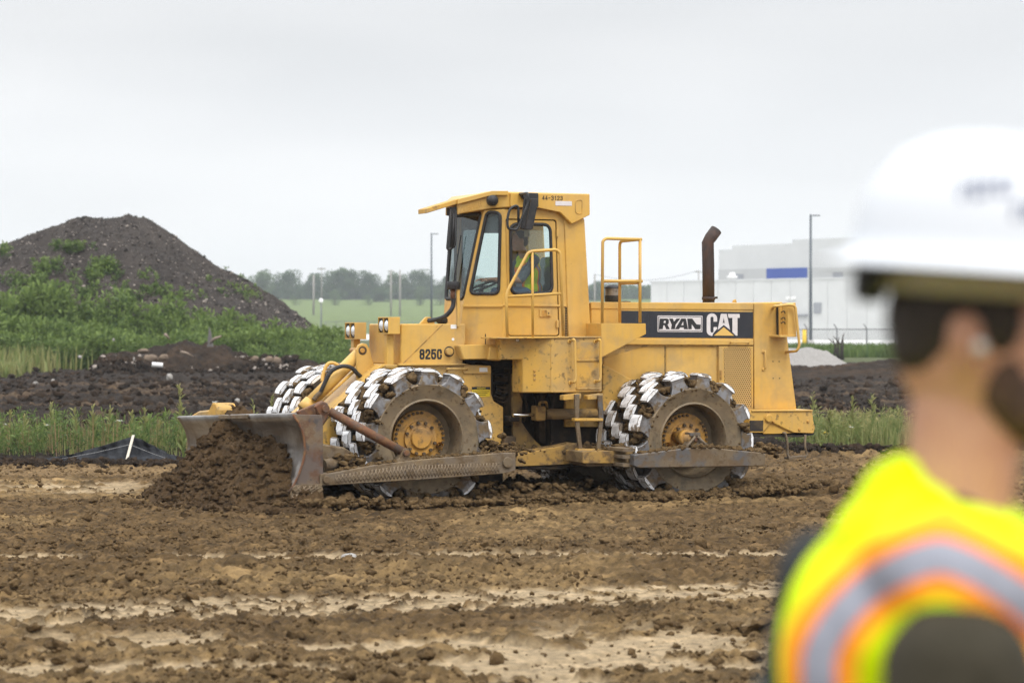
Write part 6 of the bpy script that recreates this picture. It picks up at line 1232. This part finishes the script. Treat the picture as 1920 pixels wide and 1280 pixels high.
blob('shirt', [(p[0], (p[1][0]+.05, *p[1][1:]), (p[2][0]+.05, *p[2][1:]), *p[3:]) if p[0] == 'c' else (p[0], (p[1][0]+.05, *p[1][1:]), *p[2:]) for p in ts_+sl], .012, mat('olive_shirt', (.030, .025, .014), .9, 0, [(30, .4, .6, (.04, .033, .02), .6)]), man, 5)
vs_ = [('s', (-.045, 0, 1.19), (.168, .208, .262)), ('s', (-.078, 0, 1.31), (.130, .20, .142)), ('c', (.0, -.165, 1.378), (.0, .165, 1.378), .090, .090), ('c', (-.055, -.05, 1.442), (-.045, -.15, 1.400), .052, .070), ('c', (-.055, .05, 1.442), (-.045, .15, 1.400), .052, .070), ('s', (-.02, 0, .99), (.15, .188, .2)), ('s', (-.045, 0, 1.46), (.06, .075, .06)), ('s', (-.040, 0, 1.495), (.035, .06, .03)), ('s', (-.085, 0, 1.40), (.085, .14, .085)), ('s', (-.120, 0, 1.27), (.110, .18, .17)), ('s', (.050, -.10, 1.29), (.10, .09, .085)), ('s', (.060, .10, 1.31), (.10, .09, .09)), ('s', (.03, -.06, 1.22), (.14, .12, .16)), ('s', (.03, .06, 1.22), (.14, .12, .16))]
vs_ = [(p[0], (p[1][0]+.05, *p[1][1:]), (p[2][0]+.05, *p[2][1:]), *p[3:]) if p[0] == 'c' else (p[0], (p[1][0]+(.05 if p[1][2] < 1.45 else .02), *p[1][1:]), *p[2:]) for p in vs_]
blob('vest', vs_, .009, vest_mat('vest_fabric', (.026, 0, 1.290), (.086, .112, .150, .178), HY_, HO_, SI_, 1), man, 4)
tr_ = [('s', (-.01, 0, .9), (.13, .17, .12))]
for s_ in (-1, 1): tr_ += [('c', (-.01, s_*.09, .86), (.0, s_*.11, .48), .095, .068), ('c', (.0, s_*.11, .48), (-.01, s_*.12, .10), .066, .055)]
blob('trousers', tr_, .016, M_denim, man, 4)
for s_ in (-1, 1): blob('boot', [('c', (-.04, s_*.12, .05), (.13, s_*.13, .04), .05, .042), ('c', (-.02, s_*.12, .05), (-.02, s_*.12, .16), .055, .058)], .012, mat('boot_leather%d' % (s_+1), (.07, .045, .028), .7), man, 3)
blob('hair', [('s', H3(-.018, 0, .018), (.088, .080, .092)), ('s', H3(-.042, 0, -.012), (.060, .070, .055)), ('s', H3(.030, -.06, .02), (.030, .022, .05)), ('s', H3(.030, .06, .02), (.030, .022, .05))], .007, mat('dark_hair', (.022, .016, .012), .7, 0, [(60, .4, .65, (.05, .036, .026), .7, (1, 1, 3))]), man, 2)
blob('beard', [('s', H3(.052, 0, -.086), (.058, .060, .050)), ('s', H3(.034, -.046, -.055), (.028, .024, .05)), ('s', H3(.034, .046, -.055), (.028, .024, .05)), ('s', H3(.090, 0, -.054), (.016, .03, .008))], .007, mat('brown_beard', (.060, .034, .021), .85, 0, [(40, .4, .65, (.13, .07, .045), .6)]), man, 2)
for s_ in (-1, 1): MB().lathe([(0, -.014), (.006, -.012), (.008, 0), (.006, .008), (0, .010)], H3(.010, s_*.085, -.016), 'y', 12).build('earbud', M_white, man)
# hard hat: worn, a thing of its own
hat = empty('hard_hat', man.matrix_basis@Vector((.074, 0, 1.752)), R(-12)); hat.rotation_euler = (0, R(4.2), R(-12)); tag(hat, 'white full-brim hard hat worn by the bearded man', 'hard hat')
hat.location = Matrix.Translation((.50, 2.92, .48))@Matrix.Rotation(R(-12), 4, 'Z')@Vector((.066, 0, 1.750))
def dome(prof, seg=56):
    mb = MB(); mb.lathe(prof, (0, 0, 0), 'z', seg); mb.v = [(x*1.07, y*.88, z) for x, y, z in mb.v]; return mb
M_hat = mat('white_hat_plastic', (.62, .645, .68), .4)
shl = dome([(0, .152), (.035, .151), (.072, .143), (.103, .125), (.127, .097), (.141, .062), (.147, .028), (.149, .008), (.158, .001), (.178, -.005), (.190, -.009), (.190, -.012), (.176, -.010), (.150, -.006), (.136, 0), (.128, .06), (.10, .11), (.06, .136), (0, .145)]).build('shell', M_hat, hat)
for q in (-.035, 0, .035):
    MB().tube([(x_, q*(1-abs(x_)*1.2), z_) for x_, z_ in ((-.127, .092), (-.103, .121), (-.072, .138), (-.035, .147), (0, .149), (.035, .147), (.072, .138), (.103, .121), (.127, .092))], .0065, 8).build('ridge', M_hat, shl)
dome([(.110, -.040), (.113, -.040), (.122, .02), (.119, .02), (.110, -.040)]).build('suspension_band', mat('suspension_plastic', (.42, .39, .33), .6), hat)
MB().box((-.150, -.035, -.055), (-.112, .035, -.005)).build('ratchet_knob', M_black, hat, .01, bseg=2)
MB().tube([(-.128, -.06, -.05), (-.118, -.07, -.02), (-.10, -.085, .0)], .010, 8).build('nape_strap', M_black, hat)
M_logo = mat('navy_print', (.03, .05, .14), .6)
# two lines of small blue lettering on the near side, too blurred in the photo to read: short strokes
mb = MB()
for row, (x0, z0, n_) in enumerate(((-.028, .070, 5), (.034, .050, 4))):
    for i in range(n_):
        for w_, (dx0, dx1, dz0, dz1) in enumerate(((0, .0045, 0, .021), (.0045, .0105, .0155, .021), (.0045, .0105, .0, .0055))[:2+(i % 2)]):
            pts = []
            for ax_, az_ in ((dx0, dz0), (dx1, dz0), (dx1, dz1), (dx0, dz1)):
                X_ = x0+i*.0135+ax_; Z_ = z0+az_+.18*(X_-x0); rad = np.interp(Z_, [.008, .028, .062, .097, .125], [.149, .147, .141, .127, .103]); Y_ = -.88*math.sqrt(max(rad**2-(X_/1.07)**2, 0))-.0012; pts.append((X_, Y_, Z_))
            mb.add(pts, [(0, 1, 2, 3)])
mb.build('logo_print', M_logo, hat, recalc=False)
# dark bag slung behind his shoulder
bag = blob('shoulder_bag', [('s', (-.135, .08, 1.345), (.058, .11, .08)), ('s', (-.148, .08, 1.22), (.060, .12, .15)), ('s', (-.14, .08, 1.08), (.055, .11, .12))], .012, mat('black_nylon', (.014, .016, .017), .8), None, 4)
bag.location = (.50, 2.92, .48); bag.rotation_euler = (0, 0, R(-12)); tag(bag, 'black bag slung behind the shoulder of the bearded man', 'bag')
blob('bag_pocket', [('s', (-.200, .07, 1.17), (.022, .08, .08))], .012, mat('grey_nylon', (.10, .12, .11), .8), bag, 3)

# ------------------------------------------------------------------ thin haze over the whole site
hm = bpy.data.materials.new('haze_air'); hm.use_nodes = True; ht = hm.node_tree; ht.nodes.clear()
pv = ht.nodes.new('ShaderNodeVolumePrincipled'); pv.inputs['Color'].default_value = (.88, .93, 1, 1); pv.inputs['Density'].default_value = .00025; pv.inputs['Anisotropy'].default_value = .2
ho = ht.nodes.new('ShaderNodeOutputMaterial'); ht.links.new(pv.outputs[0], ho.inputs['Volume'])
hz_ = MB().box((-1700, -60, -3), (1700, 1320, 42)).build('haze', hm); tag(hz_, 'thin pale haze over the site', kind='stuff')
